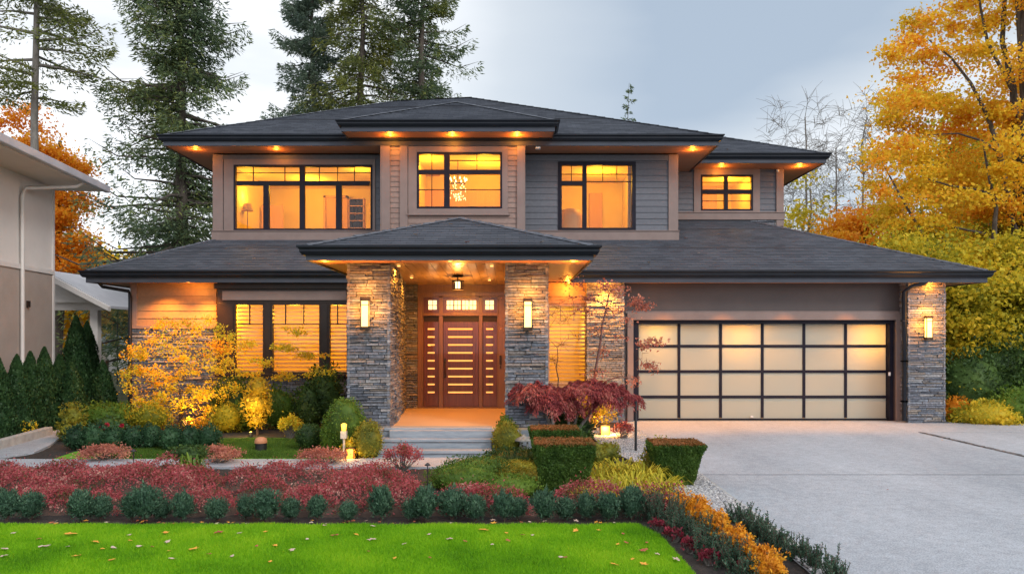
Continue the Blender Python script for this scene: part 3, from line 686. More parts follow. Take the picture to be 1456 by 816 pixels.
# hip caps
def hipcap(parent, a, b, r=.05):
    m = MB(); a = Vector(a); b = Vector(b); n = max(2, int((b-a).length/.28)); d = (b-a)/n; sd_ = d.cross(Vector((0, 0, 1))).normalized()*.11
    for i in range(n):
        p = a+d*i; q = a+d*(i+1.12); j = random.uniform(0, .008)
        up = Vector((0, 0, .034+j)); lo = Vector((0, 0, .016))
        m.add([p-sd_+lo*0, p+up, p+sd_+lo*0, q-sd_+lo*0, q+up*.6, q+sd_+lo*0, p-sd_-lo, p+sd_-lo], [(0,1,4,3),(1,2,5,4),(0,6,7,2,1)], [(p.x*3, p.z), (p.x*3+.1, p.z), (p.x*3+.2, p.z), (q.x*3, q.z), (q.x*3+.1, q.z), (q.x*3+.2, q.z), (0, 0), (0, 0)])
    m.build('hip_cap', M['shingle'], parent)
for par, a, b in ((main_roof, (*A, ze), rl), (main_roof, (*B, ze), rrt), (main_roof, rl, rrt), (wr, (*D, ze2), (D[0]-3.9, 24.1, ze2+1.85)),
                  (br_, (*E0, ze3), ((E0[0]+E1[0])/2, 17.4+(E1[0]-E0[0])/2, ze3+SL*(E1[0]-E0[0])/2)), (br_, (*E1, ze3), ((E0[0]+E1[0])/2, 17.4+(E1[0]-E0[0])/2, ze3+SL*(E1[0]-E0[0])/2)),
                  (lr, (*LA, zl), (xa, YU, zt)), (lr, (*LB, zl), (7.0, YW, zt2)), (pr, (*PA, zp), ap), (pr, (*PB, zp), ap), (pr, ap, apb)):
    hipcap(par, a, b)
# lower left wall ----------------------------------------------
zs = PZ(463, YL); zsof = zl-.13-.12+.02
wall = MB(); siding(wall, (0, YL, 0), FX, FN, lwx0, PX(308, YL), zs, zsof, exposure=.17); siding(wall, (lwx0, YL, 0), (0, 1, 0), (-1, 0, 0), .02, 9, zs, zsof); wall.build('lower_wall', M['siding_tan'], house)
t = MB(); t.box(lwx0-.03, PX(308, YL)+.0, YL-.08, YL-.002, zs-.07, zs); t.box(lwx0-.02, PX(196, YL), YL-.05, YL-.002, zs, zsof); t.build('band_board', M['trim'], house, bevel=.004)
s = MB(); stone(s, (0, YL, 0), FX, FN, lwx0, PX(310, YL), .0, zs-.07, 11); stone(s, (lwx0, YL, 0), (0, 1, 0), (-1, 0, 0), 0, 6, 0, zs-.07, 12)
s.build('stone_wall', M['stone'], house)
t = MB(); t.box(lwx0+.01, PX(310, YL), YL+.003, YL+.15, 0, zs-.01); t.box(lwx0+.01, lwx0+.15, YL+.16, 26, 0, zs-.01); t.build('backing_wall', M['mortar'], house)
# left picture window group, set in dark woodwork
YQ = 16.55
wz0, wz1 = PZ(531, YQ), PZ(431, YQ)
xq0, xq1 = PX(310, YQ), PX(494, YQ)
groups = [((333, 431, 377, 531), [355], 'l'), ((386, 431, 457, 531), [406, 432], 'm'), ((467, 431, 496, 531), [480], 'r')]
t = MB()
edges = [PX(310, YQ), PX(333, YQ), PX(377, YQ), PX(386, YQ), PX(457, YQ), PX(467, YQ)]
for a, b in ((0, 1), (2, 3), (4, 5)): t.box(edges[a], edges[b], YQ-.06, YQ+.16, wz0, wz1)
t.box(xq0, xq1, YQ-.05, YQ+.16, wz1, zsof); t.box(xq0-.06, xq1, YQ-.10, YQ+.1, PZ(411, YQ), PZ(403, YQ))
t.box(xq0, xq0+.3, YQ+.16, YL+.1, wz0, zsof)
t.build('window_surround', M['frame_brown'], house, bevel=.006)
t = MB(); t.box(PX(318, YQ), xq1, YQ-.085, YQ-.051, PZ(427, YQ), PZ(414, YQ)); t.build('header_board', M['trim'], house, bevel=.005)
t = MB(); t.box(xq0-.02, xq1, YQ-.14, YQ+.17, wz0-.07, wz0); t.build('window_sill', M['frame_brown'], house, bevel=.006)
for rct, vs, _ in groups:
    fo, rr_ = window(house, YQ, rct, thin=[('v', v, 432, 461) for v in vs]+[('h', 461, rct[0]+1, rct[2]-1)], bar=.04, tbar=.022, mat=M['frame_brown'])
    b = MB(); z = rr_[2]+.02
    while z < rr_[3]-.02:
        b.add([(rr_[0]+.02, YQ+.10, z), (rr_[1]-.02, YQ+.10, z), (rr_[1]-.02, YQ+.150, z+.056), (rr_[0]+.02, YQ+.150, z+.056)], [(0, 1, 2, 3)]); z += .09
    b.build('blind', M['blind'], fo)
s = MB(); stone(s, (0, YQ+.02, 0), FX, FN, xq0, xq1+.1, 0, wz0-.07, 13); s.build('stone_wall', M['stone'], house)
t = MB(); t.box(xq0, xq1+.1, YQ+.025, YL+.1, 0, wz0-.075); t.build('backing_wall', M['mortar'], house)
room(house, PX(312, YQ), -2.6, YQ+.17, 19.6, wz0-.1, wz1+.1, None)
# right of the porch: small window and stone pier -------------------
YR = 16.7
rct = (779, 433, 834, 546)
fo, rr_ = window(house, YR, rct, thin=[('v', 797, 434, 456), ('v', 816, 434, 456), ('h', 456, 780, 833)], bar=.035, mat=M['trim'])
b = MB(); z = rr_[2]+.02
while z < rr_[3]-.02:
    b.add([(rr_[0]+.02, YR+.10, z), (rr_[1]-.02, YR+.10, z), (rr_[1]-.02, YR+.15, z+.056), (rr_[0]+.02, YR+.15, z+.056)], [(0, 1, 2, 3)]); z += .09
b.build('blind', M['blind'], fo)
wall = MB(); siding(wall, (0, YR, 0), FX, FN, .45, 1.75, .0, zsof, [(rr_[0], rr_[1], rr_[2], rr_[3])]); wall.build('lower_wall', M['siding_tan'], house)
room(house, .5, 1.72, YR+.18, 18.8, rr_[2]-.1, rr_[3]+.1, None)
stone_pillar('stone_pier', PX(834, 16.5), PX(888, 16.5), 16.5, 17.0, 0, zsof, house, 21)
# garage -------------------------------------------------------
gx0, gx1, gz = PX(900, YL), PX(1272, YL), PZ(455, YL)
wall = MB(); siding(wall, (0, YL, 0), FX, FN, PX(886, YL), 8.95, 0.02, zsof, [(gx0, gx1, -.1, gz)], exposure=1.1); wall.build('garage_wall', M['siding_tan'] if False else mat_noise('garage_wall_paint', (.060, .045, .044), (.074, .056, .053), scale=1.5, rough=.5), house)
t = MB(); casing(t, YL, (gx0, gx1, .04, gz), .14, .17, .17, 0, d0=-.075, d1=-.026); t.box(PX(889, YL), 8.94, YL-.05, YL-.026, PZ(447, YL)+.02, PZ(443.5, YL)+.02); t.build('garage_casing', M['trim'], house, bevel=.005)
YG = 17.0
gd = MB(); gd.box(gx0, gx1, YG+.03, YG+.05, gz-.14, gz)
gd.box(gx0, PX(906, YG), YG-.16, YG+.05, .03, gz-.001); gd.box(PX(1260, YG), gx1, YG-.16, YG+.05, .03, gz-.001); gd.box(gx0, gx1, YG-.165, YG+.02, PZ(460.5, YG), gz+.001)
jm = gd.build('garage_jamb', M['frame'], house, bevel=.004)
gf = MB(); xs = [PX(906+59.2*i, YG) for i in range(7)]; zsr = [PZ(599, YG)+.0, PZ(564, YG), PZ(528, YG), PZ(492, YG), PZ(458, YG)]
zb = .035; zsr[0] = PZ(594.5, YG)
bw = .033
for i, x in enumerate(xs): gf.box(x-bw, x+bw, YG-.02, YG+.02, zb+.05, zsr[4]+.03)
gf.box(xs[0]-bw, xs[-1]+bw, YG-.026, YG+.022, zb, zsr[0])
for z in zsr[1:]: gf.box(xs[0]-bw, xs[-1]+bw, YG-.023, YG+.021, z-bw, z+bw)
gdoor = gf.build('garage_door', M['frame'], house, bevel=.004)
for i in range(6):
    for j in range(4):
        p = MB(); p.box(xs[i]+bw*.5, xs[i+1]-bw*.5, YG-.004, YG+.004, (zsr[j]+(bw*.5 if j else -.01)), zsr[j+1]-bw*.5); p.build('pane', M['frost'], gdoor)
h_ = MB(); h_.box(PX(1068, YG)-.03, PX(1068, YG)+.03, YG-.06, YG-.03, .1, .13); h_.build('handle', M['white'], gdoor)
h_ = MB(); h_.box(PX(1265, 16.8)-.015, PX(1265, 16.8)+.015, 16.79, 16.835, PZ(534, 16.8), PZ(529, 16.8)); h_.build('keypad', M['white'], jm)
g = MB(); g.box(gx0-.4, gx1+.4, 21.5, 21.55, 0, 2.9); g.box(gx0-.4, gx0-.36, YG+.1, 21.5, 0, 2.9); g.box(gx1+.36, gx1+.4, YG+.1, 21.5, 0, 2.9); g.box(gx0-.4, gx1+.4, YG+.1, 21.5, 2.85, 2.9); g.box(gx0-.4, gx1+.4, YG+.1, 21.5, .0, .04)
g.build('garage_interior', mat_noise('garage_plaster', (.55, .52, .46), (.62, .58, .52), scale=1), house)
wall = MB(); siding(wall, (9.6, YL+.3, 0), (0, 1, 0), (1, 0, 0), .0, 8, .3, zsof); wall.build('lower_wall', M['siding'], house)
px0 = PX(1291, 16.4); stone_pillar('stone_pillar', px0, PX(1345, 16.4), 16.4, 17.2, 0, zsof, house, 31)
s = MB(); stone(s, (0, YL-.03, 0), FX, FN, gx1+.18, px0, 0, PZ(505, YL), 35, dmin=.0, dmax=.03, ww=(.1, .3)); s.build('stone_base', M['stone'], house)
# porch --------------------------------------------------------
pf = .45
zce = 3.19
stone_pillar('stone_pillar', PX(493, 12.15), PX(555, 12.15), 12.15, 12.85, 0, zce, house, 41)
stone_pillar('stone_pillar', PX(718, 12.15), PX(780, 12.15), 12.15, 12.85, 0, zce, house, 51)
YD = 15.5
a = Vector((PX(555, 12.15)-.05, 12.86)); b_ = Vector((PX(575, YD), YD)); ud = (b_-a); ln = ud.length; ud /= ln; nn = (ud.y, -ud.x, 0)
s = MB(); stone(s, (a.x, a.y, 0), (ud.x, ud.y, 0), nn, 0, ln, pf, zce, 61, dmax=.06); stone(s, (0, YD, 0), FX, FN, PX(572, YD), PX(594, YD), pf, zce, 63, dmax=.06)
s.build('stone_wall', M['stone'], house)
t = MB()
t.add([(a.x-.004, a.y, 0), (b_.x-.004, b_.y, 0), (-2.7, b_.y+1.4, 0), (-2.7, a.y, 0), (a.x-.004, a.y, zce), (b_.x-.004, b_.y, zce), (-2.7, b_.y+1.4, zce), (-2.7, a.y, zce)], [(0,3,2,1),(4,5,6,7),(0,1,5,4),(1,2,6,5),(2,3,7,6),(3,0,4,7)])
t.box(-.1, .57, 12.86, 16.9, 0, zce); t.build('entry_wall', M['siding_tan'], house)
m = MB(); m.box(-2.74, .62, 12.1, 16.5, .1, pf); pfl = m.build('porch_floor', M['porch'], house, bevel=.006)
m = MB(); m.box(-2.0, -.1, 11.95, 12.098, .0, pf-.03); m.box(-2.76, .64, 12.098, 12.149, 0, pf-.035); m.build('porch_base', M['step'], house)
sx0, sx1 = PX(545, 12.0), PX(699, 12.0)
for k, (yy, zz) in enumerate(((12.1, pf-.001), (11.86, .30), (11.61, .15))):
    m = MB(); e = .03*(k > 0)
    m.box(sx0-e, sx1+e*.3, yy-.03-(.0 if k else 0), yy+.26, zz-.045, zz+.003); m.box(sx0-e+.005, sx1+e*.3-.005, yy, yy+.25, zz-.15, zz-.045)
    m.build('step', M['step'], house, bevel=.006)
# boarded ceiling, slightly sloped
m = MB(); x = -2.78
nb = 22; bw_ = (.62+2.78)/nb
for i in range(nb):
    x0 = -2.78+i*bw_; m.add([(x0+.003, 11.9, 3.215), (x0+bw_-.003, 11.9, 3.215), (x0+bw_-.003, YD+.1, 3.06), (x0+.003, YD+.1, 3.06), (x0+.003, 11.9, 3.23), (x0+bw_-.003, 11.9, 3.23), (x0+bw_-.003, YD+.1, 3.075), (x0+.003, YD+.1, 3.075)], [(0,3,2,1),(4,5,6,7),(0,1,5,4),(1,2,6,5),(2,3,7,6),(3,0,4,7)])
m.build('porch_ceiling', M['ceilwood'], house)
m = MB(); m.box(-2.9, .8, 11.9, 16.4, 3.232, 3.26); m.build('ceiling_backing', M['mortar'], house)
# door wall
dz0 = pf
def dx(px): return PX(px, YD)
def dz(py): return PZ(py, YD)
t = MB(); t.box(dx(594), dx(718)+.05, YD, YD+.12, dz(420), 3.07); t.box(dx(594), dx(600), YD-.03, YD+.12, dz0, dz(420)); t.box(dx(709), dx(718)+.05, YD-.03, YD+.12, dz0, dz(420)); t.box(dx(594)-.02, dx(718)+.05, YD-.03, YD-.002, dz(421), dz(416)); t.build('door_wall', M['doortrim'], house, bevel=.004)
df = MB()
df.box(dx(600), dx(602), YD-.01, YD+.1, dz0, dz(421)); df.box(dx(707), dx(709), YD-.01, YD+.1, dz0, dz(421))
df.box(dx(624), dx(630), YD-.02, YD+.1, dz0, dz(421)); df.box(dx(681), dx(686), YD-.02, YD+.1, dz0, dz(421))
df.box(dx(602), dx(707), YD-.025, YD+.1, dz(449), dz(445)); df.box(dx(600), dx(709), YD-.02, YD+.1, dz(423), dz(420)); df.box(dx(602), dx(707), YD+.06, YD+.1, dz0, dz(449)); df.box(dx(602), dx(707), YD-.03, YD+.1, dz0-.0, dz0+.025)
dfo = df.build('door_frame', M['doortrim'], house, bevel=.003)
def slab(mb, x0, x1, z0, z1, slots, sx0, sx1, y, th=.045, hs=.017):
    """door leaf with real slots cut through"""
    mb.box(x0, sx0, y, y+th, z0, z1); mb.box(sx1, x1, y, y+th, z0, z1)
    zz = z0
    for s in sorted(slots): mb.box(sx0, sx1, y, y+th, zz, s-hs); zz = s+hs
    mb.box(sx0, sx1, y, y+th, zz, z1)
slots = [dz(467.6+11.25*i) for i in range(9)]
for (x0, x1, a0, a1, nm) in ((602.3, 623.7, 608, 618, 'sidelight'), (630.5, 680.5, 637, 672, 'front_door'), (686.3, 706.7, 691, 701, 'sidelight')):
    mb = MB(); yy = YD+.0 if nm == 'front_door' else YD+.01
    slab(mb, dx(x0), dx(x1), dz0+.03, dz(457.5), slots, dx(a0), dx(a1), yy)
    # raised stiles
    mb.box(dx(x0), dx(a0)-.05, yy-.008, yy, dz0+.03, dz(457.5)); mb.box(dx(a1)+.05, dx(x1), yy-.008, yy, dz0+.03, dz(457.5))
    lf = mb.build(nm, M['door'], house, bevel=.003)
    g = MB(); g.box(dx(a0)-.01, dx(a1)+.01, yy+.018, yy+.026, min(slots)-.04, max(slots)+.04); g.build('glass', M['slot'], lf)
    if nm == 'front_door':
        h_ = MB(); x = dx(633); z = dz(524); h_.tube([(x, yy-.005, z+.16), (x, yy-.06, z+.15), (x, yy-.065, z-.12), (x, yy-.005, z-.14)], .011, 8); h_.box(x-.022, x+.022, yy-.02, yy-.001, z+.12, z+.22); h_.cyl((x, yy-.03), .02, .02, z-.19, z-.15, 10); h_.build('handle', M['bronze'], lf)
    if nm == 'sidelight': pass
# dark recess panel above leaves
m = MB(); m.box(dx(602.2), dx(706.8), YD+.03, YD+.058, dz(457.4), dz(449.1)); m.build('door_header', M['frame_brown'], house)
tr = MB()
pcs = [(609, 621), (635, 644.5), (646, 655), (657, 666), (667.5, 677), (690, 702)]
xx = dx(602)
for a_, b2 in pcs: tr.box(xx, dx(a_), YD+.0, YD+.05, dz(445), dz(423)); xx = dx(b2)
tr.box(xx, dx(707), YD+.0, YD+.05, dz(445), dz(423))
for a_, b2 in pcs: tr.box(dx(a_), dx(b2), YD+.0, YD+.05, dz(445), dz(440)); tr.box(dx(a_), dx(b2), YD+.0, YD+.05, dz(427), dz(423)); tr.box(dx(a_), dx(b2), YD+.012, YD+.03, dz(434)-.006, dz(434)+.006); tr.box((dx(a_)+dx(b2))/2-.005, (dx(a_)+dx(b2))/2+.005, YD+.012, YD+.03, dz(440), dz(427))
tro = tr.build('transom', M['door'], house, bevel=.002)
for a_, b2 in pcs: g = MB(); g.box(dx(a_)-.004, dx(b2)+.004, YD+.032, YD+.038, dz(440.5), dz(426.5)); g.build('pane', M['transom'], tro)
m = MB(); x = dx(711.5); m.box(x-.02, x+.02, YD-.06, YD-.032, dz(518), dz(505)); m.box(x-.015, x+.015, YD-.055, YD-.032, dz(523.5), dz(520)); m.build('doorbell', M['bronze'], house, bevel=.004)
# hanging porch lamp
x, z = PX(651, 14.0), 3.125
m = MB(); m.cyl((x, 14.0), .11, .10, z-.03, z, 16); m.cyl((x, 14.0), .012, .012, z-.1, z-.03, 8)
for i in range(8):
    an = i*math.pi/4; m.box(x+.1*math.cos(an)-.006, x+.1*math.cos(an)+.006, 14+.1*math.sin(an)-.006, 14+.1*math.sin(an)+.006, z-.26, z-.1)
m.lathe((x, 14, z), [(.115, -.27), (.115, -.25), (.09, -.25)], 16); m.lathe((x, 14, z), [(.115, -.11), (.115, -.09), (.02, -.09)], 16)
pl = m.build('ceiling_lamp', M['bronze'], house); m = MB(); m.cyl((x, 14.0), .045, .045, z-.24, z-.12, 12); m.build('bulb', M['chand'], pl)
lamp('porch_lamp_light', (x, 14, z-.42), 34, (1, .40, .06), parent=house)
# wall lanterns
def lantern(x, z, y, power):
    m = MB(); w2, h2 = .065, .27
    m.box(x-w2-.012, x+w2+.012, y-.11, y, z+h2-.06, z+h2); m.box(x-w2-.012, x+w2+.012, y-.11, y, z-h2, z-h2+.06); m.box(x-w2, x+w2, y-.02, y, z-h2, z+h2)
    for sx in (-1, 1): m.box(x+sx*w2-.008, x+sx*w2+.008, y-.108, y-.092, z-h2+.05, z+h2-.05)
    m.box(x-w2, x+w2, y-.106, y-.094, z+h2-.13, z+h2-.118)
    o = m.build('wall_lantern', M['bronze'], house, bevel=.003)
    g = MB(); g.box(x-w2+.004, x+w2-.004, y-.098, y-.02, z-h2+.06, z+h2-.06); g.build('lamp_glass', M['lampglass'], o)
    for sx in (-1, 1): lamp('lantern_light', (x+sx*.15, y-.13, z+.05), power/2, (1, .38, .06), r=.04, parent=house)
    lamp('lantern_light', (x, y-.14, z+.36), power*.6, (1, .38, .06), r=.04, parent=house)
lantern(PX(519.5, 12.05), PZ(446, 12.05), 12.1, 18); lantern(PX(750.5, 12.05), PZ(447, 12.05), 12.1, 18); lantern(PX(1320, 16.3), PZ(466, 16.3), 16.35, 26)
# recessed lights: (x, y, soffit z, power)
def downlight(x, y, z, power, spot=None, r=.03):
    m = MB(); m.cyl((x, y), r, r, z-.012, z-.003, 14); m.build('recessed_light', M['bulb'], house)
    if spot: lamp('recessed_lamp', (x, y, z-.03), power, LC, r=.04, parent=house, spot=spot)
    else: lamp('recessed_lamp', (x, y, z-.10), power, LC, r=.04, parent=house)
LC = (1, .34, .03)
zs1 = ze-.13-.12+.015; zs2 = ze2-.235; zs3 = ze3-.235; zsl = zl-.235
for px, p in ((278, 7), (393, 6)): downlight(PX(px, 18.55), 18.55, zs1, p)
for px in (555, 643, 735): downlight(PX(px, 17.8), 17.8, zs3, 13)
downlight(PX(985, 18.6), 18.6, zs1, 9)
downlight(PX(1026, 20.7), 20.7, zs2, 9); downlight(PX(1137, 20.7), 20.7, zs2, 11)
for px, p in ((268, 14),): downlight(PX(px, 16.35), 16.35, zsl, p, r=.03)
downlight(PX(225, 16.3), 16.3, zsl, 210, spot=120, r=.02); downlight(PX(285, 16.3), 16.3, zsl, 300, spot=110, r=.02)
downlight(PX(862, 16.3), 16.25, zsl, 300, spot=115, r=.02); downlight(PX(862, 16.3), 16.3, zsl, 16, r=.02); downlight(PX(808, 16.35), 16.35, zsl, 30, r=.02)
for px in (950, 1035, 1125, 1215): downlight(PX(px, 16.3), 16.26, zsl, 170, spot=74, r=.015)
downlight(PX(1325, 16.3), 16.3, zsl, 12, r=.02)
for xx, yy in ((-1.95, 12.6), (-.35, 12.6), (-1.95, 14.2), (-.45, 14.6), (-1.15, 14.9)): downlight(xx, yy, 3.21-(yy-11.9)*.0431-.003, 62, r=.03, spot=150)
downlight(PX(640, 11.85), 11.85, zp-.195, 1); downlight(PX(462, 11.9), 11.9, zp-.195, 8); downlight(PX(815, 11.9), 11.9, zp-.195, 8)
# downspouts
m = MB(); x = px0-.085; m.tube([(PX(1322, 16.2), 16.24, zl-.2), (PX(1318, 16.2), 16.26, zl-.27), (PX(1298, 16.25), 16.28, zl-.34), (x, 16.40, zl-.45), (x, 16.40, .08)], .045, 8); m.build('downspout', M['gutter'], house); m = MB()
for zb_ in (.5, 1.4, 2.3): m.box(x-.055, x+.07, 16.352, 16.46, zb_, zb_+.03); m.build('downspout_bracket', M['gutter'], house)
m = MB(); m.tube([(PX(137, 16.3), 16.35, zl-.22), (PX(142, 16.4), 16.5, zl-.33), (PX(183, 16.7), 16.7, zl-.42), (PX(185, 16.7), 16.7, zl-.55), (PX(185, 16.7), 16.7, .05)], .04, 8); m.build('downspout', M['gutter'], house)
# camera and small lamp under eaves
m = MB(); x = PX(765, 18.3); m.box(x-.06, x+.06, 18.2, 18.34, zs1-.07, zs1-.015); m.build('security_camera', M['white'], house, bevel=.01)
m = MB(); x = PX(1104, YW); m.lathe((x, YW-.1, PZ(244, YW)), [(.02, -.04), (.04, -.02), (.04, .02), (.02, .04)], 10); m.build('security_camera', M['white'], house)
m = MB(); m.lathe((xb+.1, 19.7, PZ(267, 19.7)), [(.03, -.1), (.09, -.05), (.09, .05), (.03, .1)], 12); m.build('wall_lamp', M['white'], house)
# rooms ---------------------------------------------------------
WARM = (1, .49, .035)
room(house, r1[0]-.25, r1[1]+.1, YU+.16, 22.6, zU0+.0, r1[3]+.12, None)
for px, q, pw in ((352, 20.3, 26), (440, 21.2, 46), (512, 20.0, 18)): lamp('room_lamp', (PX(px, q), q, r1[3]-(.55 if px == 352 else .15)), pw, WARM, r=.12, parent=house)
m = MB(); m.box(PX(372, 21.6), PX(402, 21.6), 21.6, 21.66, zU0, PZ(292, 21.6)); m.box(PX(464, 22.5), PX(492, 22.5), 22.45, 22.59, zU0, PZ(282, 22.5)); m.box(PX(461, 22.5), PX(464, 22.5), 22.4, 22.59, zU0, PZ(279, 22.5)); m.box(PX(492, 22.5), PX(495, 22.5), 22.4, 22.59, zU0, PZ(279, 22.5)); m.box(PX(461, 22.5), PX(495, 22.5), 22.4, 22.59, PZ(282, 22.5), PZ(279, 22.5)); m.build('room_door', M['roomdoor'], house)
bk = empty('bookcase', (PX(511, 20.9), 20.9, zU0)); tag(bk, 'dark open bookcase glowing behind the upper left window', 'bookcase')
m = MB(); x0, x1 = PX(497, 20.9), PX(519, 20.9); zt_ = PZ(283, 20.9)
m.box(x0, x0+.03, 20.75, 21.0, zU0, zt_); m.box(x1-.03, x1, 20.75, 21.0, zU0, zt_); m.box(x0, x1, 20.98, 21.0, zU0, zt_)
for i in range(8): z = zU0+.02+i*(zt_-zU0-.04)/7; m.box(x0, x1, 20.75, 20.98, z-.01, z+.012)
m.build('shelves', M['roomdoor'], bk)
m = MB(); rr = random.Random(5)
for i in range(7):
    z = zU0+.035+i*(zt_-zU0-.04)/7; x = x0+.035
    while x < x1-.07:
        ww = rr.uniform(.02, .045)
        if rr.random() < .8: m.box(x, x+ww*.9, 20.78, 20.92, z, z+rr.uniform(.12, .2))
        x += ww
m.build('books', M['frame_brown'], bk)
room(house, rB[0]-.1, rB[1]+.1, YB+.16, 21.0, rB[2]-.2, rB[3]+.1, None)
lamp('room_lamp', (PX(690, 19.6), 19.6, rB[3]-.25), 40, WARM, r=.15, parent=house); lamp('room_lamp', (PX(610, 19.2), 19.2, rB[3]-.2), 26, WARM, r=.15, parent=house)
ch = MB(); cxx, cyy, czz = PX(651, 19.4), 19.4, PZ(268, 19.4)
ch.cyl((cxx, cyy), .01, .01, czz+.2, rB[3]+.1, 6)
for i in range(10):
    an = i*.628; ch.tube([(cxx, cyy, czz+.15), (cxx+.2*math.cos(an), cyy+.2*math.sin(an), czz+.12), (cxx+.23*math.cos(an), cyy+.23*math.sin(an), czz+.2)], .008, 5)
cho = ch.build('chandelier', M['bronze'], house); ch = MB(); rr = random.Random(4)
for i in range(10):
    an = i*.628; ch.lathe((cxx+.23*math.cos(an), cyy+.23*math.sin(an), czz+.2), [(.012, 0), (.024, .03), (.003, .08)], 6)
for i in range(60):
    a_ = rr.uniform(0, 6.28); q = rr.uniform(.03, .22); z = czz+rr.uniform(-.33, .1); ch.lathe((cxx+q*math.cos(a_), cyy+q*math.sin(a_), z), [(.002, 0), (.010, .015), (.002, .04)], 5)
ch.build('crystals', M['chand'], cho)
m = MB(); m.box(PX(594, 20.9), PX(712, 20.9), 20.7, 20.98, rB[2]-.2, PZ(271, 20.9)); m.box(PX(600, 20.9), PX(625, 20.9), 20.8, 20.98, PZ(250, 20.9), PZ(222, 20.9)); m.build('room_panelling', M['roomdoor'], house)
room(house, r3[0]-.15, r3[1]+.15, YU+.16, 22.0, zU0+.1, r3[3]+.12, None)
lamp('room_lamp', (PX(850, 20.4), 20.4, PZ(262, 20.4)), 48, WARM, r=.15, parent=house)
m = MB(); m.box(PX(838, 21.9), PX(856, 21.9), 21.85, 21.99, zU0+.1, PZ(275, 21.9)); m.build('room_door', M['roomdoor'], house)
sf = MB(); sf.lathe((PX(812, 20.2), 20.2, zU0+.1), [(.25, 0), (.33, .3), (.33, .75), (.25, .95), (.05, 1.0)], 14); sfo = sf.build('armchair', M['roomdoor'], loc=(PX(812, 20.2), 20.2, zU0+.1)); tag(sfo, 'rounded high-backed chair glowing behind the upper right window', 'chair')
cu = MB(); xx0 = r3[1]-.02; 
room(house, rW[0]-.1, rW[1]+.1, YW+.16, 23.4, rW[2]-.1, rW[3]+.1, None)
lamp('room_lamp', (PX(1033, 22), 22, rW[3]-.15), 38, WARM, r=.12, parent=house)
for px in (345, 420, 480): lamp('room_lamp', (PX(px, 17.6), 17.6, wz1-.25), 46, WARM, r=.15, parent=house)
lamp('room_lamp', (1.1, 17.6, 2.2), 34, (1, .62, .14), r=.15, parent=house)
lamp('garage_lamp', (PX(1050, 17.3), 17.32, 1.98), 36, (1, .40, .04), r=.1, parent=house); lamp('garage_lamp', (PX(1228, 17.3), 17.32, 1.90), 42, (1, .40, .04), r=.1, parent=house)
lamp('garage_lamp', (PX(930, 17.3), 17.35, 2.05), 16, (1, .45, .06), r=.1, parent=house); lamp('garage_lamp', (5.6, 19.3, 2.4), 13, (1, .80, .55), r=.4, parent=house)

# furnishings seen through the lit windows
m = MB(); m.box(PX(340, 22.5), PX(362, 22.5), 22.56, 22.59, PZ(300, 22.5), PZ(272, 22.5)); m.build('picture_frame', M['roomdoor'], house)
m = MB(); m.tube([(PX(352, 20.3), 20.3, zU0), (PX(352, 20.3), 20.3, PZ(300, 20.3))], .015, 6); m.lathe((PX(352, 20.3), 20.3, PZ(300, 20.3)), [(.16, 0), (.10, .2)], 14); o = m.build('floor_lamp', M['blind'], loc=(PX(352, 20.3), 20.3, zU0)); tag(o, 'shaded floor lamp behind the left panes of the upper left window', 'lamp')
for k, px in enumerate((872, 893)):
    m = MB(); x = PX(px, 19.5)
    for i in range(6): m.tube([(x+i*.045, 19.4+.02*(i % 2), zU0+.15), (x+i*.045, 19.4+.02*(i % 2), r3[3]+.08)], .028, 6)
    if k: m.build('curtain', M['blind'], house)
m = MB(); m.box(PX(1000, 23), PX(1022, 23), 23.2, 23.36, rW[2]-.1, PZ(262, 23)); m.build('room_door', M['roomdoor'], house)
# ---------------------------------------------------------------- vegetation builders
def unit(a): return a/np.maximum(np.linalg.norm(a, axis=-1, keepdims=True), 1e-9)
def leaf_quads(Pn, D, Nn, Ln, Wn):
    """diamond leaves: base Pn, direction D, face normal about Nn"""
    U = unit(np.cross(D, Nn)); Ln = Ln[:, None]; Wn = Wn[:, None]
    fold = unit(np.cross(U, D))*Wn*.25
    V = np.stack([Pn, Pn+D*Ln*.45+U*Wn*.5+fold, Pn+D*Ln, Pn+D*Ln*.45-U*Wn*.5+fold], 1)
    return V
def quads_mesh(name, V, mat, parent, origin, extra=None):
    """V (n,4,3) world; extra = (verts, quads) of a shaded core"""
    n = len(V); Vf = V.reshape(-1, 3)-np.asarray(origin)[None]
    Q = np.arange(n*4).reshape(n, 4)
    if extra is not None:
        ev, eq = extra; Q = np.concatenate([Q, eq+len(Vf)]); Vf = np.concatenate([Vf, ev-np.asarray(origin)[None]])
    return np_mesh(name, Vf, Q, mat, parent)
def rand_dirs(n, r=None):
    r = r or rng; v = r.normal(size=(n, 3)); return unit(v)
def ball_core(c, rad, seed=0, nu=14, nv=9, amp=.08, zmin=None):
    r = np.random.default_rng(seed); u = np.linspace(0, 2*np.pi, nu, endpoint=False); v = np.linspace(.05, np.pi-.05, nv)
    U, Vv = np.meshgrid(u, v); k = 1+amp*r.normal(size=U.shape)
    X = np.stack([c[0]+rad[0]*k*np.sin(Vv)*np.cos(U), c[1]+rad[1]*k*np.sin(Vv)*np.sin(U), c[2]+rad[2]*k*np.cos(Vv)], -1)
    if zmin is not None: X[..., 2] = np.maximum(X[..., 2], zmin)
    i = np.arange(nu*nv).reshape(nv, nu); j = np.roll(i, -1, 1)
    Q = np.stack([i[:-1].ravel(), i[1:].ravel(), j[1:].ravel(), j[:-1].ravel()], 1)
    return X.reshape(-1, 3), Q
def merge_cores(cs):
    vs = []; qs = []; b = 0
    for v, q in cs: vs.append(v); qs.append(q+b); b += len(v)
    return np.concatenate(vs), np.concatenate(qs)
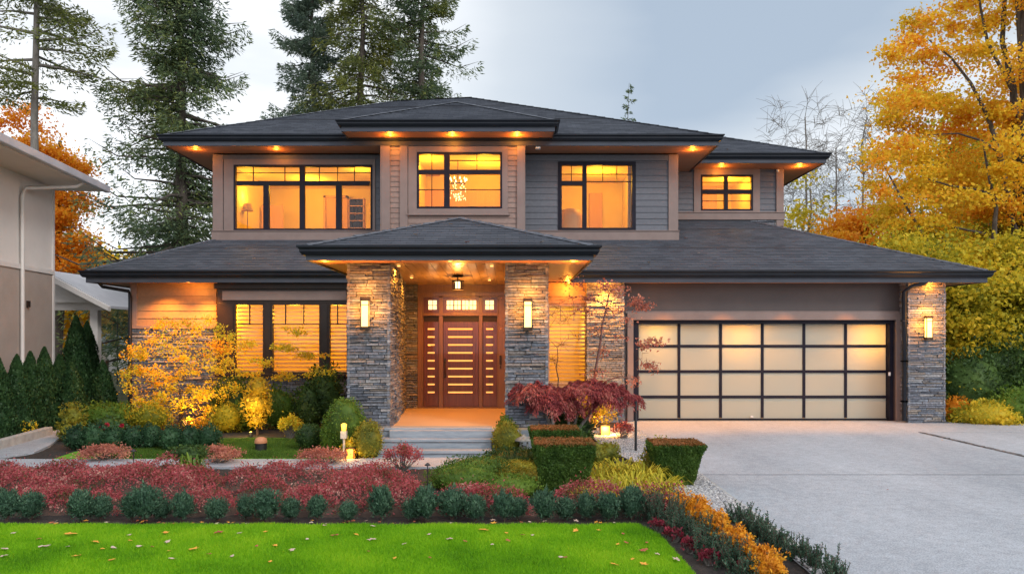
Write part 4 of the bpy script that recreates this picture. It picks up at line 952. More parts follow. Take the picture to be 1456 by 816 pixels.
def sh_points(n, c, rad, lump=.14, seed=0, inner=.72):
    """points near the lumpy surface of an ellipsoid, with outward normals"""
    r = np.random.default_rng(seed); d = rand_dirs(n, r)
    ph = r.uniform(0, 6.28, (5,)); fr = r.uniform(2, 6, (5, 3))
    k = 1+lump*sum(np.sin((d*fr[i]).sum(1)*1.6+ph[i]) for i in range(5))/2.2
    k *= r.uniform(inner, 1.06, n)
    p = np.asarray(c)[None]+d*np.asarray(rad)[None]*k[:, None]
    nn = unit(d/np.asarray(rad)[None]); return p, nn, r
def shrub_leaves(n, c, rad, size, seed=0, up=.5, lump=.14, inner=.72, aspect=.55, outw=.6):
    p, nn, r = sh_points(n, c, rad, lump, seed, inner)
    k = p[:, 2] > .01; p, nn = p[k], nn[k]; m = len(p)
    D = unit(nn*outw+rand_dirs(m, r)*.8+np.array([0, 0, up])[None]); N_ = unit(nn+rand_dirs(m, r)*.8)
    L_ = size*r.uniform(.6, 1.35, m)
    return leaf_quads(p-D*L_[:, None]*.4, D, N_, L_, L_*aspect*r.uniform(.7, 1.2, m))
def stems(mb, base, top, spread, n, r0, seed):
    rr = random.Random(seed)
    for i in range(n):
        a = rr.uniform(0, 6.28); e = Vector((base[0]+math.cos(a)*spread*rr.uniform(.3, 1), base[1]+math.sin(a)*spread*rr.uniform(.3, 1), top*rr.uniform(.7, 1)))
        b = Vector((base[0]+rr.uniform(-.1, .1)*spread, base[1]+rr.uniform(-.1, .1)*spread, 0)); mid = b.lerp(e, .5)+Vector((rr.uniform(-.1, .1)*spread, rr.uniform(-.1, .1)*spread, 0))
        mb.tube([b, mid, e], [r0, r0*.7, r0*.3], 5)
def shrub(name, label, cat, balls, mat, size, dens=1.0, group=None, stem=True, seed=1, up=.4, aspect=.55, lump=.14, core=.78, stem_mat=None):
    """balls: list of (x, y, z, rx, ry, rz) ellipsoids making one plant"""
    x = sum(b[0] for b in balls)/len(balls); y = sum(b[1] for b in balls)/len(balls)
    root = empty(name, (x, y, 0)); tag(root, label, cat, group)
    Vs = []; cs = []
    for i, b in enumerate(balls):
        area = 4*math.pi*((b[3]*b[4])**1.6+(b[3]*b[5])**1.6+(b[4]*b[5])**1.6)**(1/1.6)/3**(1/1.6)
        n = int(dens*area/(size*size*aspect)*1.6)
        Vs.append(shrub_leaves(n, b[:3], b[3:], size, seed*31+i, up, lump, aspect=aspect))
        if core: cs.append(ball_core(b[:3], (b[3]*core, b[4]*core, b[5]*core), seed+i, zmin=.01))
    quads_mesh('foliage', np.concatenate(Vs), mat, root, (x, y, 0), merge_cores(cs) if cs else None)
    if stem:
        m = MB(); h = max(b[2] for b in balls); stems(m, (x, y), h, max(b[3] for b in balls)*.5, 5, .012+.01*h, seed); m.build('stem', stem_mat or M['twig'], root)
    return root
# skeleton tree: limbs reach for clump centres
def crown_tree(name, label, cat, base, h, trunk_r, clumps, mat, leaf=.12, per=120, group=None, seed=1, flat=.5, bark=None, twig=6, lean=(0, 0), trunk_top=.8, spread=.45, limb_r=.3, upturn=.15, aspect=.7, tips=True, tmin=.002, extra=()):
    r = np.random.default_rng(seed); rr = random.Random(seed)
    root = empty(name, (base[0], base[1], 0)); tag(root, label, cat, group)
    mb = MB(); nT = 9
    tp = [Vector((base[0]+lean[0]*(i/nT)**1.3+rr.uniform(-.012, .012)*h*(i > 0), base[1]+lean[1]*(i/nT)**1.3, h*trunk_top*i/nT)) for i in range(nT+1)]
    tr = [trunk_r*(1-.72*(i/nT))*(1.25 if i == 0 else 1) for i in range(nT+1)]
    mb.tube(tp, tr, 9)
    nodes_ = [(tp[i], tr[i]) for i in range(2, nT+1)]
    cl = sorted(clumps, key=lambda c: (Vector(c[:3])-Vector((base[0]+lean[0]*.5, base[1], c[2]*.8))).length)
    for c in cl:
        e = Vector(c[:3]); best = None; bd = 1e9
        for p, q in nodes_:
            d = (p-e).length + max(0, p.z-e.z+.05*h)*1.2
            if d < bd: bd = d; best = (p, q)
        p, q = best; L_ = (e-p).length
        if L_ < .05: continue
        up = Vector((0, 0, L_*upturn)); side = Vector((rr.uniform(-1, 1), rr.uniform(-1, 1), rr.uniform(-.5, .5)))*L_*.07
        pts = [p, p.lerp(e, .3)+up*.5+side, p.lerp(e, .65)+up*.7-side*.5, e]
        rad0 = min(q*.75, trunk_r*limb_r*max(.25, min(1, L_/(h*.25)))); rad = [rad0, rad0*.75, rad0*.5, rad0*.28]
        mb.tube(pts, rad, 6)
        for i in (1, 2, 3): nodes_.append((pts[i], rad[i]))
        for k in range(twig):
            t = rr.uniform(.3, 1); s = p.lerp(e, t) if t < .95 else e; s = pts[2].lerp(pts[3], (t-.65)/.35) if t > .65 else pts[1].lerp(pts[2], (t-.3)/.35)
            cr_ = c[3]; v = Vector((rr.gauss(0, 1), rr.gauss(0, 1), rr.gauss(.2, .7))).normalized()*cr_*rr.uniform(.5, 1.1)
            mb.tube([s, s+v*.5+Vector((0, 0, cr_*.08)), s+v], [max(tmin, rad0*.3), max(tmin*.8, rad0*.18), max(tmin*.5, rad0*.08)], 4)
    for pts_, ra, rb in extra: mb.tube(pts_, [ra+(rb-ra)*i/(len(pts_)-1) for i in range(len(pts_))], 7)
    mb.build('trunk', bark or M['bark'], root)
    Vs = []
    for c in clumps:
        n = int(per*(c[4] if len(c) > 4 else 1)*r.uniform(.6, 1.4))
        if n < 1: continue
        sub = r.normal(size=(6, 3))*c[3]*.45; sub[:, 2] *= flat
        p = sub[r.integers(0, 6, n)]+r.normal(size=(n, 3))*c[3]*spread*np.array([1, 1, flat]); p += np.array(c[:3])
        D = unit(rand_dirs(n, r)+np.array([0, 0, -.25])); N_ = unit(rand_dirs(n, r)*.8+np.array([0, 0, .9]))
        L_ = leaf*r.uniform(.55, 1.4, n); Vs.append(leaf_quads(p, D, N_, L_, L_*aspect))
    if Vs and sum(len(v) for v in Vs): quads_mesh('crown', np.concatenate(Vs), mat, root, (base[0], base[1], 0))
    return root
def ell(n, c, rad, cr, seed, shell=.0):
    r = np.random.default_rng(seed); out = []
    while len(out) < n:
        v = r.uniform(-1, 1, 3); l = np.linalg.norm(v)
        if l > 1 or l < shell: continue
        out.append((c[0]+v[0]*rad[0], c[1]+v[1]*rad[1], c[2]+v[2]*rad[2], cr*r.uniform(.7, 1.3)))
    return out
def conifer(name, label, base, h, prof, trunk_r, nb, mat, group=None, seed=1, droop=.35, card=(.26, .075), nodes_per=22, k=6, z0=1.0, hang=.5, fan=.42, lo=.62, bark=None, cat='tree', gap=.0, tipup=.15):
    r = np.random.default_rng(seed)
    root = empty(name, (base[0], base[1], 0)); tag(root, label, cat, group)
    mb = MB(); mb.tube([(base[0]+r.normal()*.02*i, base[1], h*i/8) for i in range(9)], [trunk_r*(1-.93*i/8) for i in range(9)], 9)
    Ps = []; Ds = []; Ns = []; Ls = []; Ws = []
    for b in range(nb):
        t = (b+r.uniform(0, 1))/nb; z = z0+(h-z0)*t**.9
        Lb = prof(z/h)*r.uniform(lo, 1.15)
        if r.random() < gap: continue
        az_ = r.uniform(0, 2*np.pi); d = np.array([np.cos(az_), np.sin(az_), 0]); side = np.array([-d[1], d[0], 0])
        s = np.linspace(0, 1, nodes_per); dr = droop*r.uniform(.6, 1.3)
        bend = r.normal()*.12
        line = np.array([base[0], base[1], z])+s[:, None]*Lb*d+(s**2)[:, None]*Lb*bend*side+np.outer((.12*s-dr*s**1.7+tipup*s**5)*Lb, [0, 0, 1])
        if Lb > .3: mb.tube([line[0], line[nodes_per//3], line[2*nodes_per//3], line[-1]], [.03+.012*Lb, .02+.008*Lb, .012+.004*Lb, .006], 4)
        for q in range(int(nodes_per*.12), nodes_per):
            kk = k; wid = fan*Lb*(1-s[q])**.6*min(1, s[q]*3.5)+.10
            off = r.uniform(-1, 1, kk)*wid; hg = -r.uniform(0, 1, kk)**1.5*hang*(.25+.35*Lb*.3)
            pp = line[q]+off[:, None]*side+np.abs(off)[:, None]*d*.45+hg[:, None]*np.array([0, 0, 1])-np.abs(off)[:, None]*np.array([0, 0, .25])
            dd = unit(d*.7+np.sign(off)[:, None]*side*.6+np.array([0, 0, -.35*hang])+r.normal(size=(kk, 3))*.45)
            Ps.append(pp); Ds.append(dd); Ns.append(unit(r.normal(size=(kk, 3))+np.array([0, 0, .4])))
            Ls.append(card[0]*r.uniform(.6, 1.4, kk)); Ws.append(card[1]*r.uniform(.6, 1.4, kk))
    mb.build('trunk', bark or M['bark'], root)
    V = leaf_quads(np.concatenate(Ps), np.concatenate(Ds), np.concatenate(Ns), np.concatenate(Ls), np.concatenate(Ws))
    quads_mesh('crown', V, mat, root, (base[0], base[1], 0))
    return root

# ---------------------------------------------------------------- trees behind the house
conifer('fir_tree', 'very tall dark drooping fir filling the sky between neighbour and house', (-12.4, 27.5), 20.5, lambda t: 6.6*(1-t)**.95*(.84+.16*math.sin(t*39)), .32, 300, M['l_fir'], 'tall conifers behind the house', 3, droop=.46, tipup=.34, fan=.26, lo=.5, card=(.20, .05), k=11, hang=1.15, z0=1.5, nodes_per=24)
conifer('fir_tree', 'grey-green fir, leftmost of the conifers above the roof ridge', (-9.8, 36), 24, lambda t: 6.4*(1-t)**.95*(.84+.16*math.sin(t*47)), .28, 240, M['l_fir_blue'], 'tall conifers behind the house', 5, droop=.30, card=(.22, .055), k=12, hang=.7, tipup=.3, fan=.32, lo=.55)
conifer('fir_tree', 'mossy yellow-green fir in the middle of the conifers above the roof ridge', (-6.9, 34), 26, lambda t: 4.0*(1-t)**.55*(.8+.2*math.sin(t*51)), .26, 220, M['l_fir_yel'], 'tall conifers behind the house', 8, droop=.5, card=(.21, .05), k=12, hang=1.2, fan=.34, lo=.55, tipup=.25)
conifer('fir_tree', 'dense deep green fir, rightmost of the conifers above the roof ridge', (-4.3, 35), 25, lambda t: 5.4*(1-t)**.62*(.8+.2*math.sin(t*33)), .30, 240, M['l_fir'], 'tall conifers behind the house', 11, droop=.26, card=(.22, .055), k=12, hang=.8, tipup=.32, fan=.30, lo=.5)
conifer('pine_tree', 'tall pine with long bare straight trunk and sparse high branches beside the neighbour roof', (PX(50, 24), 24), 24, lambda t: 3.6*(1-t)**.4*(.5+.5*abs(math.sin(t*23))), .17, 95, M['l_fir_yel'], None, 15, droop=.34, card=(.17, .045), k=16, hang=.6, z0=9.6, bark=M['bark_pale'], tipup=.25)
conifer('young_fir', 'small distant fir tip standing alone above the right roof slope', (PX(895, 70), 70), 26.3, lambda t: 2.7*(1-t)**.7*(.45+.55*abs(math.sin(t*42))), .16, 60, M['l_fir'], None, 21, droop=.1, card=(.36, .10), k=2, hang=.3, nodes_per=12, tipup=.4)
conifer('young_fir', 'blue-green fir low behind the neighbour carport', (PX(97, 48), 48), 7.6, lambda t: 2.2*(1-t), .15, 90, M['l_fir_blue'], None, 22, card=(.4, .14), k=5, nodes_per=14)
# orange maple behind the neighbour
crown_tree('maple_tree', 'orange maple behind the neighbour house on the left', 'tree', (-18.6, 30), 12.5, .25, ell(44, (-20.0, 30, 8.2), (2.3, 2.0, 3.2), .65, 31)+ell(24, (-18.3, 29, 5.4), (1.2, 1.4, 2.6), .6, 32), M['l_orange'], leaf=.13, per=480, seed=31, twig=4, aspect=.8)
crown_tree('maple_tree', 'yellow and orange tree seen under the neighbour carport', 'tree', (-21.5, 36), 7.5, .2, ell(46, (-21.8, 36, 4.2), (5.0, 2.2, 2.8), .9, 33), M['l_gold'], leaf=.24, per=190, seed=33, twig=3, aspect=.8)
# right side maples
def pxz(px, py, Y): return (PX(px, Y), Y, PZ(py, Y))
cl = []
rr = np.random.default_rng(5)
def region(poly_fn, n, Y0, Y1, cr, seed, k=1.0):
    r = np.random.default_rng(seed); out = []
    while len(out) < n:
        px = r.uniform(1150, 1640); py = r.uniform(-190, 600); Y = r.uniform(Y0, Y1)
        if poly_fn(px, py): out.append((*pxz(px, py, Y), cr*r.uniform(.6, 1.35), k))
    return out
def limb(Y, pts, ra, rb): return ([(PX(a, Y+k*.12), Y+k*.12, PZ(b, Y+k*.12)) for k, (a, b) in enumerate(pts)], ra, rb)
BIGLIMBS = [limb(21.3, [(1448, 420), (1443, 340), (1430, 262), (1418, 205), (1404, 165), (1380, 118), (1352, 82), (1318, 55)], .12, .015),
            limb(21.5, [(1430, 262), (1418, 215), (1395, 200), (1362, 190), (1318, 192)], .06, .012), limb(21.2, [(1446, 330), (1425, 282), (1390, 270), (1350, 264), (1290, 246)], .065, .012),
            limb(21.6, [(1440, 430), (1424, 350), (1416, 300), (1404, 240), (1398, 205)], .09, .02), limb(21.1, [(1440, 380), (1400, 332), (1350, 322), (1300, 322)], .055, .012), limb(20.9, [(1345, 400), (1322, 350), (1290, 296), (1262, 245), (1232, 195)], .06, .01),
            limb(21.7, [(1450, 420), (1446, 200), (1440, 120), (1425, 60), (1432, -60)], .14, .05), limb(21.6, [(1440, 130), (1404, 60), (1394, 10), (1385, -60)], .06, .02)]
def bigmaple(px, py):
    left = np.interp(py, [-190, -60, 0, 60, 110, 180, 230, 280, 330, 380], [1450, 1345, 1310, 1268, 1262, 1246, 1225, 1225, 1240, 1300])
    return left+8 < px < 1620 and py < 370
crown_tree('maple_tree', 'huge golden-orange maple arching over the right edge of the photo', 'tree', (15.2, 21.4), 16, .30, region(bigmaple, 340, 20.2, 25.5, .55, 41), M['l_gold'], leaf=.105, per=300, seed=41, twig=4, trunk_top=.95, lean=(-.4, 0), limb_r=.42, upturn=.2, flat=.42, aspect=.8, extra=BIGLIMBS)
crown_tree('maple_tree', 'bright orange maple low beyond the garage roof', 'tree', (PX(1232, 29), 29), 8.2, .18, region(lambda a, b: 1186 < a < 1340 and 292+abs(a-1250)*.3 < b < 420, 40, 27, 31, .75, 43), M['l_orange'], leaf=.13, per=480, seed=43, twig=4, aspect=.8)
crown_tree('maple_tree', 'yellow-green tree standing behind the right corner of the garage', 'tree', (13.9, 21.0), 7.5, .17, region(lambda a, b: 1290 < a < 1560 and 335 < b < 545, 120, 18.6, 22.5, .7, 45), M['l_olive'], leaf=.11, per=600, seed=45, twig=4, aspect=.8)
crown_tree('maple_tree', 'yellow and green trees filling the woodland behind the big maple', 'tree', (21, 31), 12, .3, region(lambda a, b: 1330 < a < 1620 and 150 < b < 480, 110, 29, 33, 1.1, 47), M['l_olive'], leaf=.19, per=420, seed=47, twig=3, aspect=.8)
crown_tree('birch_tree', 'slim half-bare tree with thin green leaves beyond the upper right wing', 'tree', (PX(1150, 33), 33), 10.8, .12, ell(34, (PX(1150, 33), 33, 7.0), (1.6, 1.3, 2.9), .55, 51), M['l_olive'], leaf=.16, per=55, seed=51, twig=9, bark=M['bark_pale'])
for i, (px, Y, h, lab) in enumerate(((1143, 36, 14.2, 'tall bare tree rising above the end of the upper right roof'), (1190, 40, 13.6, 'bare tree beside the orange maple, right of the taller bare one'), (1228, 37, 14.5, 'bare leaning tree against the edge of the huge golden maple'), (1116, 42, 10.4, 'faint bare twigs just left of the tall bare tree'))):
    c = ell(70, (PX(px, Y), Y, h*.74), (2.7, 2.0, h*.27), .9, 60+i)
    crown_tree('bare_tree', lab, 'tree', (PX(px, Y), Y), h, .10, c, M['l_olive'], per=0, seed=60+i, twig=10, bark=M['bark_pale'], group='bare trees on the right', tmin=.009, trunk_top=.9, upturn=.3, limb_r=.5)
# dark undergrowth to the right of the garage
for i, (px, py, Y, rx, rz, mat, lab) in enumerate(((1378, 545, 17.6, .9, .95, 'l_green', 'dark green bush beside the right stone pillar'), (1425, 535, 18.6, 1.3, 1.2, 'l_green', 'large dark green bush behind the side driveway'), (1455, 575, 16.6, .75, .5, 'l_greenb', 'fresh green bush at the right edge of the side driveway'),
        (1400, 590, 16.4, .65, .34, 'l_olive', 'low olive and yellow bush in front of the dark green ones'), (1362, 592, 16.8, .4, .35, 'l_orange', 'small rusty orange bush at the foot of the right pillar'), (1440, 470, 20.4, 1.6, 1.3, 'l_olive', 'olive bush high behind the dark green bushes'), (1500, 560, 17.8, 1.2, 1.2, 'l_green', 'dark bush just beyond the right edge'))):
    x = PX(px, Y); z = max(rz*.75, PZ(py, Y))
    shrub('bush', lab, 'bush', [(x, Y, z*.8, rx, rx*.8, rz), (x-rx*.5, Y+.2, z*.6, rx*.6, rx*.6, rz*.7), (x+rx*.5, Y-.1, z*.55, rx*.6, rx*.6, rz*.6)], M[mat], .085, dens=.9, seed=70+i)
m = MB(); m.tube([(PX(1352, 17.2), 17.5, 0), (PX(1349, 17.2), 17.5, 1.8), (PX(1350, 17.2), 17.5, 3.3)], [.05, .04, .03], 7)
o = m.build('tree_trunk', M['bark'], loc=(PX(1352, 17.2), 17.5, 0)); tag(o, 'thin dark straight trunk right beside the right stone pillar', 'tree trunk')
# far tree belt
for i in range(9):
    x = -62+i*15.5; lab = ['far olive tree at the left end of the tree belt', 'far tree beyond the neighbour roof'][0] if i == 0 else 'far trees hidden behind the house, number one can hardly tell'
far = [(-52, 62, 'l_olive'), (-44, 66, 'l_green'), (-36, 60, 'l_olive'), (-29, 64, 'l_fir_blue'), (29, 60, 'l_olive'), (36, 55, 'l_gold'), (44, 58, 'l_green'), (52, 62, 'l_olive')]
nm = ['olive', 'green', 'olive-yellow', 'blue-grey', 'olive', 'gold', 'green', 'olive']
for i, (x, y, mt) in enumerate(far):
    side = 'left, beyond the carport' if x < 0 else 'right, beyond the garage'
    crown_tree('distant_tree', 'far %s tree %s, %s of its belt' % (nm[i], side, ['first', 'second', 'third', 'fourth'][i % 4]), 'tree', (x, y), 12, .3, ell(34, (x, y, 5.6), (4.8, 2.5, 5), 1.6, 80+i), M[mt], leaf=.5, per=110, seed=80+i, twig=2, group='far trees', aspect=.8)

# ---------------------------------------------------------------- neighbour house
nb_dir = Vector((-138/F, 1, 0)).normalized()
far = Vector((PX(75, 17.5), 17.5, 0)); uN = (-nb_dir.x, -nb_dir.y, 0); nN = (nb_dir.y, -nb_dir.x, 0)
nh = empty('neighbour_house', (far.x, far.y, 0)); tag(nh, 'beige stucco neighbour house with pale downspout at the left edge', 'house')
zN = PZ(266, 17.5); zT = PZ(386, 17.5)
def nwall(name, u0, u1, d0, d1, z0, z1, mat, bev=.0): m = MB(); m.obox(far, uN, nN, u0, u1, d0, d1, z0, z1); return m.build(name, mat, nh, bevel=bev)
nwall('wall', 0, 9, -6, 0, zT, zN, M['nwall']); nwall('base_wall', 0, 9, -6, .012, 0, zT-.06, M['nwall2'])
nwall('trim_band', -.02, 9, -6, .04, zT-.08, zT+.03, M['ntrim'], .005); nwall('corner_trim', -.035, .05, -.1, .035, 0, zN, M['ntrim'], .005)
m = MB(); m.obox(far, uN, nN, -.012, 9, -6, .95, zN-.02, zN+.03); m.build('soffit', M['nsoffit'], nh)
m = MB(); m.obox(far, uN, nN, -.62, 9, -6, .95, zN+.032, zN+.06); m.build('soffit', M['nsoffit'], nh)
e0 = far+Vector(nN)*.95-Vector(uN)*.62
m = MB(); a_ = e0+Vector(uN)*9.5; sweep(m, [(e0.x-5, e0.y+.66), (e0.x, e0.y), (a_.x, a_.y)][::-1][::-1], GUT, zN+.05)
m2 = MB(); m2.obox(far, uN, nN, -.62, 9, .93, 1.06, zN+.0, zN+.17); m2.build('gutter', M['ngutter'], nh, bevel=.02)
m = MB(); c0 = e0+Vector((0, 0, zN+.15)); c1 = a_+Vector((0, 0, zN+.15)); rA = far-Vector(nN)*3+Vector(uN)*3.2+Vector((0, 0, zN+1.75)); rB_ = far-Vector(nN)*3+Vector(uN)*9+Vector((0, 0, zN+1.75))
c2 = far-Vector(nN)*7-Vector(uN)*.62+Vector((0, 0, zN+.15))
shingle_plane(m, [c0, c1, rB_, rA]); shingle_plane(m, [c0, rA, c2]); m.build('roof', M['shingle'], nh)
# its downspout
q = lambda u, d, z: (far.x+uN[0]*u+nN[0]*d, far.y+uN[1]*u+nN[1]*d, z)
m = MB(); m.tube([q(.55, .93, zN+.02), q(.75, .85, zN-.12), q(1.45, .10, zN-.32), q(1.5, .07, zN-.5), q(1.5, .07, .1)], .042, 8); m.build('downspout', M['ntrim'], nh)
m = MB(); m.obox(far, uN, nN, 1.16, 1.24, .02, .07, 2.62, 2.76); m.build('wall_box', M['frame_brown'], nh)
# carport / covered porch behind it
cpY = 20.5
cp = empty('carport', (PX(136, cpY), cpY, 0)); tag(cp, 'white-trimmed open carport with a single square post left of the house', 'carport')
m = MB(); x1, z1 = P(157, 436, 20.0); x0, z0 = P(60, 384, 20.0)
m.add([(x0, 19.9, z0), (x1, 19.9, z1), (x1, 20.02, z1), (x0, 20.02, z0), (x0, 19.9, z0-.16), (x1, 19.9, z1-.12), (x1, 20.02, z1-.12), (x0, 20.02, z0-.16)], [(0,1,2,3),(4,7,6,5),(0,4,5,1),(1,5,6,2),(2,6,7,3),(3,7,4,0)]); m.build('fascia', M['ntrim'], cp)
m = MB(); m.add([(x0, 20.02, z0+.02), (x1, 20.02, z1+.02), (x1, 26, z1+.02), (x0, 26, z0+.02), (x0, 20.02, z0-.05), (x1, 20.02, z1-.05), (x1, 26, z1-.05), (x0, 26, z0-.05)], [(0,1,2,3),(4,7,6,5),(0,4,5,1),(1,5,6,2),(2,6,7,3),(3,7,4,0)]); m.build('roof', M['ngutter'], cp)
m = MB(); m.box(x0, PX(152, cpY), cpY-.06, cpY+.1, PZ(441, cpY), PZ(430, cpY)); m.add([(x0, 20.3, PZ(430, cpY)), (PX(150, cpY), 20.3, PZ(431, cpY)), (x0, 20.3, z0-.1), (x0, 20.33, PZ(430, cpY)), (PX(150, cpY), 20.33, PZ(431, cpY)), (x0, 20.33, z0-.1)], [(0,1,2),(3,5,4),(0,3,4,1),(1,4,5,2),(2,5,3,0)]); m.build('beam', M['ntrim'], cp)
m = MB(); m.box(PX(130.5, cpY), PX(141.5, cpY), cpY-.1, cpY+.1, 0, PZ(441, cpY)); m.build('post', M['ntrim'], cp, bevel=.01)
m = MB(); m.box(PX(60, 24.4), PX(150, 24.4), 24.4, 24.6, 0, .0+1.2); m.build('low_wall', M['nwall2'], cp)
# far house with pale shingle roof, green netting fence
fh = empty('distant_house', (-24.5, 42, 0)); tag(fh, 'far low house with pale grey shingled roof behind the carport', 'house')
m = MB(); m.box(-27.6, -22.2, 40, 44, 0, 1.5); m.build('wall', M['nwall'], fh)
m = MB(); shingle_plane(m, [(-28.2, 39.5, 1.5), (-21.7, 39.5, 1.5), (-23.8, 42, 2.7), (-26.0, 42, 2.7)], row=.3, lift=.04); shingle_plane(m, [(-21.7, 39.5, 1.5), (-21.7, 44.5, 1.5), (-23.8, 42, 2.7)], row=.3, lift=.04)
m.build('roof', mat_island('pale_shingles', [(.28, .28, .30), (.42, .42, .44)], bump=.2), fh)
gf_ = empty('green_fence', (PX(165, 30), 30, 0)); tag(gf_, 'tall green netting fence on thin posts between carport and house', 'fence')
m = MB()
for i in range(40):
    zz = 1.6+i*.055; m.tube([(PX(138, 30), 30.2, zz), (PX(196, 30), 29.8, zz-.15)], .008, 4)
for i in range(50):
    xx_ = PX(138, 30)+i*(PX(196, 30)-PX(138, 30))/49; m.tube([(xx_, 30.2-.4*i/49, 1.3), (xx_, 30.2-.4*i/49, 3.75-.15*i/49)], .008, 4)
m.build('netting', mat_noise('green_netting', (.02, .10, .06), (.03, .14, .08), scale=3), gf_)
for i in range(3): m = MB(); xx_ = PX(140+27*i, 30); m.tube([(xx_, 30, 0), (xx_, 30, 4.0)], .03, 6); m.build('post', M['black'], gf_)
# ---------------------------------------------------------------- garden, left side
ORD = ['first', 'second', 'third', 'fourth', 'fifth', 'sixth', 'seventh', 'eighth', 'ninth', 'tenth', 'eleventh', 'twelfth', 'thirteenth', 'fourteenth', 'fifteenth', 'sixteenth', 'seventeenth', 'eighteenth', 'nineteenth', 'twentieth', 'twenty-first', 'twenty-second', 'twenty-third', 'twenty-fourth', 'twenty-fifth', 'twenty-sixth', 'twenty-seventh', 'twenty-eighth', 'twenty-ninth', 'thirtieth']
def cone_leaves(x, y, z0, h, r0, n, size, seed):
    r = np.random.default_rng(seed); t = r.random(n)**1.35
    prof = lambda t: r0*np.minimum(1, (1-t)**.72*1.06)*np.minimum(1, .72+t*2.2)
    a = r.uniform(0, 2*np.pi, n); lob = 1+.09*np.sin(a*5+t*9+seed)+.07*np.sin(a*3-t*17)+.05*np.sin(a*9+t*31); q = prof(t)*lob*r.uniform(.78, 1.06, n)
    p = np.stack([x+q*np.cos(a), y+q*np.sin(a), z0+t*h], 1); nn = np.stack([np.cos(a), np.sin(a), np.full(n, .3)], 1)
    D = unit(nn*.35+np.array([0, 0, .9])+r.normal(size=(n, 3))*.3); L_ = size*r.uniform(.6, 1.4, n)
    return leaf_quads(p-D*L_[:, None]*.5, D, unit(nn+r.normal(size=(n, 3))*.5), L_, L_*.5)
def cone_core(x, y, z0, h, r0):
    c = [(x, y, z0, r0*.7), (x, y, z0+h*.2, r0*.82), (x, y, z0+h*.5, r0*.5), (x, y, z0+h*.8, r0*.2), (x, y, z0+h*.95, .01)]
    V = []; nu = 12
    for cx_, cy_, cz, q in c:
        for i in range(nu): V.append((cx_+q*math.cos(i*2*math.pi/nu), cy_+q*math.sin(i*2*math.pi/nu), cz))
    Q = [(j*nu+i, j*nu+(i+1) % nu, (j+1)*nu+(i+1) % nu, (j+1)*nu+i) for j in range(4) for i in range(nu)]
    return np.array(V), np.array(Q)
def thuja(x, y, h, r0, seed, label, n=9000, size=.06):
    root = empty('thuja', (x, y, 0)); tag(root, label, 'cypress', 'cone-shaped evergreens on the left')
    quads_mesh('foliage', cone_leaves(x, y, .05, h, r0, n, size, seed), M['l_thuja'], root, (x, y, 0), cone_core(x, y, .05, h*.94, r0))
    m = MB(); m.tube([(x, y, 0), (x, y, h*.3)], [.03, .02], 6); m.build('stem', M['bark'], root)
row = [(-4, 13.6, 1.56, .36), (24, 14.2, 1.55, .34), (43, 14.9, 1.60, .34), (63, 15.5, 1.68, .36), (84, 16.6, 1.5, .34)]
for i, (px, Y, h, r0) in enumerate(row): thuja(PX(px, Y), Y, h, r0, 100+i, 'dark cone-shaped evergreen by the neighbour wall, %s from the left' % ORD[i])
thuja(PX(108, 17.6), 17.6, 2.42, .48, 110, 'tallest dark cone-shaped evergreen, in front of the carport post', 14000)
thuja(PX(124, 18.6), 18.6, 2.3, .45, 111, 'tall dark cone-shaped evergreen just right of the tallest one', 12000)
thuja(PX(101, 15.8), 15.8, 1.35, .40, 112, 'stout low cone-shaped evergreen in front of the tallest one', 8000)
thuja(PX(146, 17.2), 17.2, 1.35, .36, 113, 'dark cone-shaped evergreen nearest the house corner', 8000)
m = MB(); a0 = (PX(-30, 12.0), 12.0); a1 = (PX(64, 14.3), 14.3); dv = Vector((a1[0]-a0[0], a1[1]-a0[1])); ln = dv.length; dv /= ln
m.obox((*a0, 0), (dv.x, dv.y), (dv.y, -dv.x), 0, ln, 0, .14, 0, .2); o = m.build('retaining_curb', M['kerb'], bevel=.012, loc=(*a0, 0)); tag(o, 'low concrete retaining curb under the row of cone evergreens', 'curb')
# yellow and green shrubs by the path
shrub('shrub', 'yellow-leaved shrub at the left end of the clipped hedge', 'shrub', [(PX(104, 14), 14.0, .42, .26, .22, .30), (PX(96, 13.6), 13.6, .22, .2, .2, .2)], M['l_yelgr'], .07, dens=.7, seed=120, core=.6)
shrub('shrub', 'low green shrub behind the clipped hedge beside the house corner', 'shrub', [(PX(150, 15.2), 15.2, .32, .55, .3, .3), (PX(172, 15.3), 15.3, .30, .3, .3, .28)], M['l_greenb'], .06, seed=121)
shrub('shrub', 'small orange shrub between the cone evergreens and the curb', 'shrub', [(PX(36, 14.1), 14.1, .22, .24, .14, .12)], M['l_bush'], .05, dens=.5, seed=122, core=0)
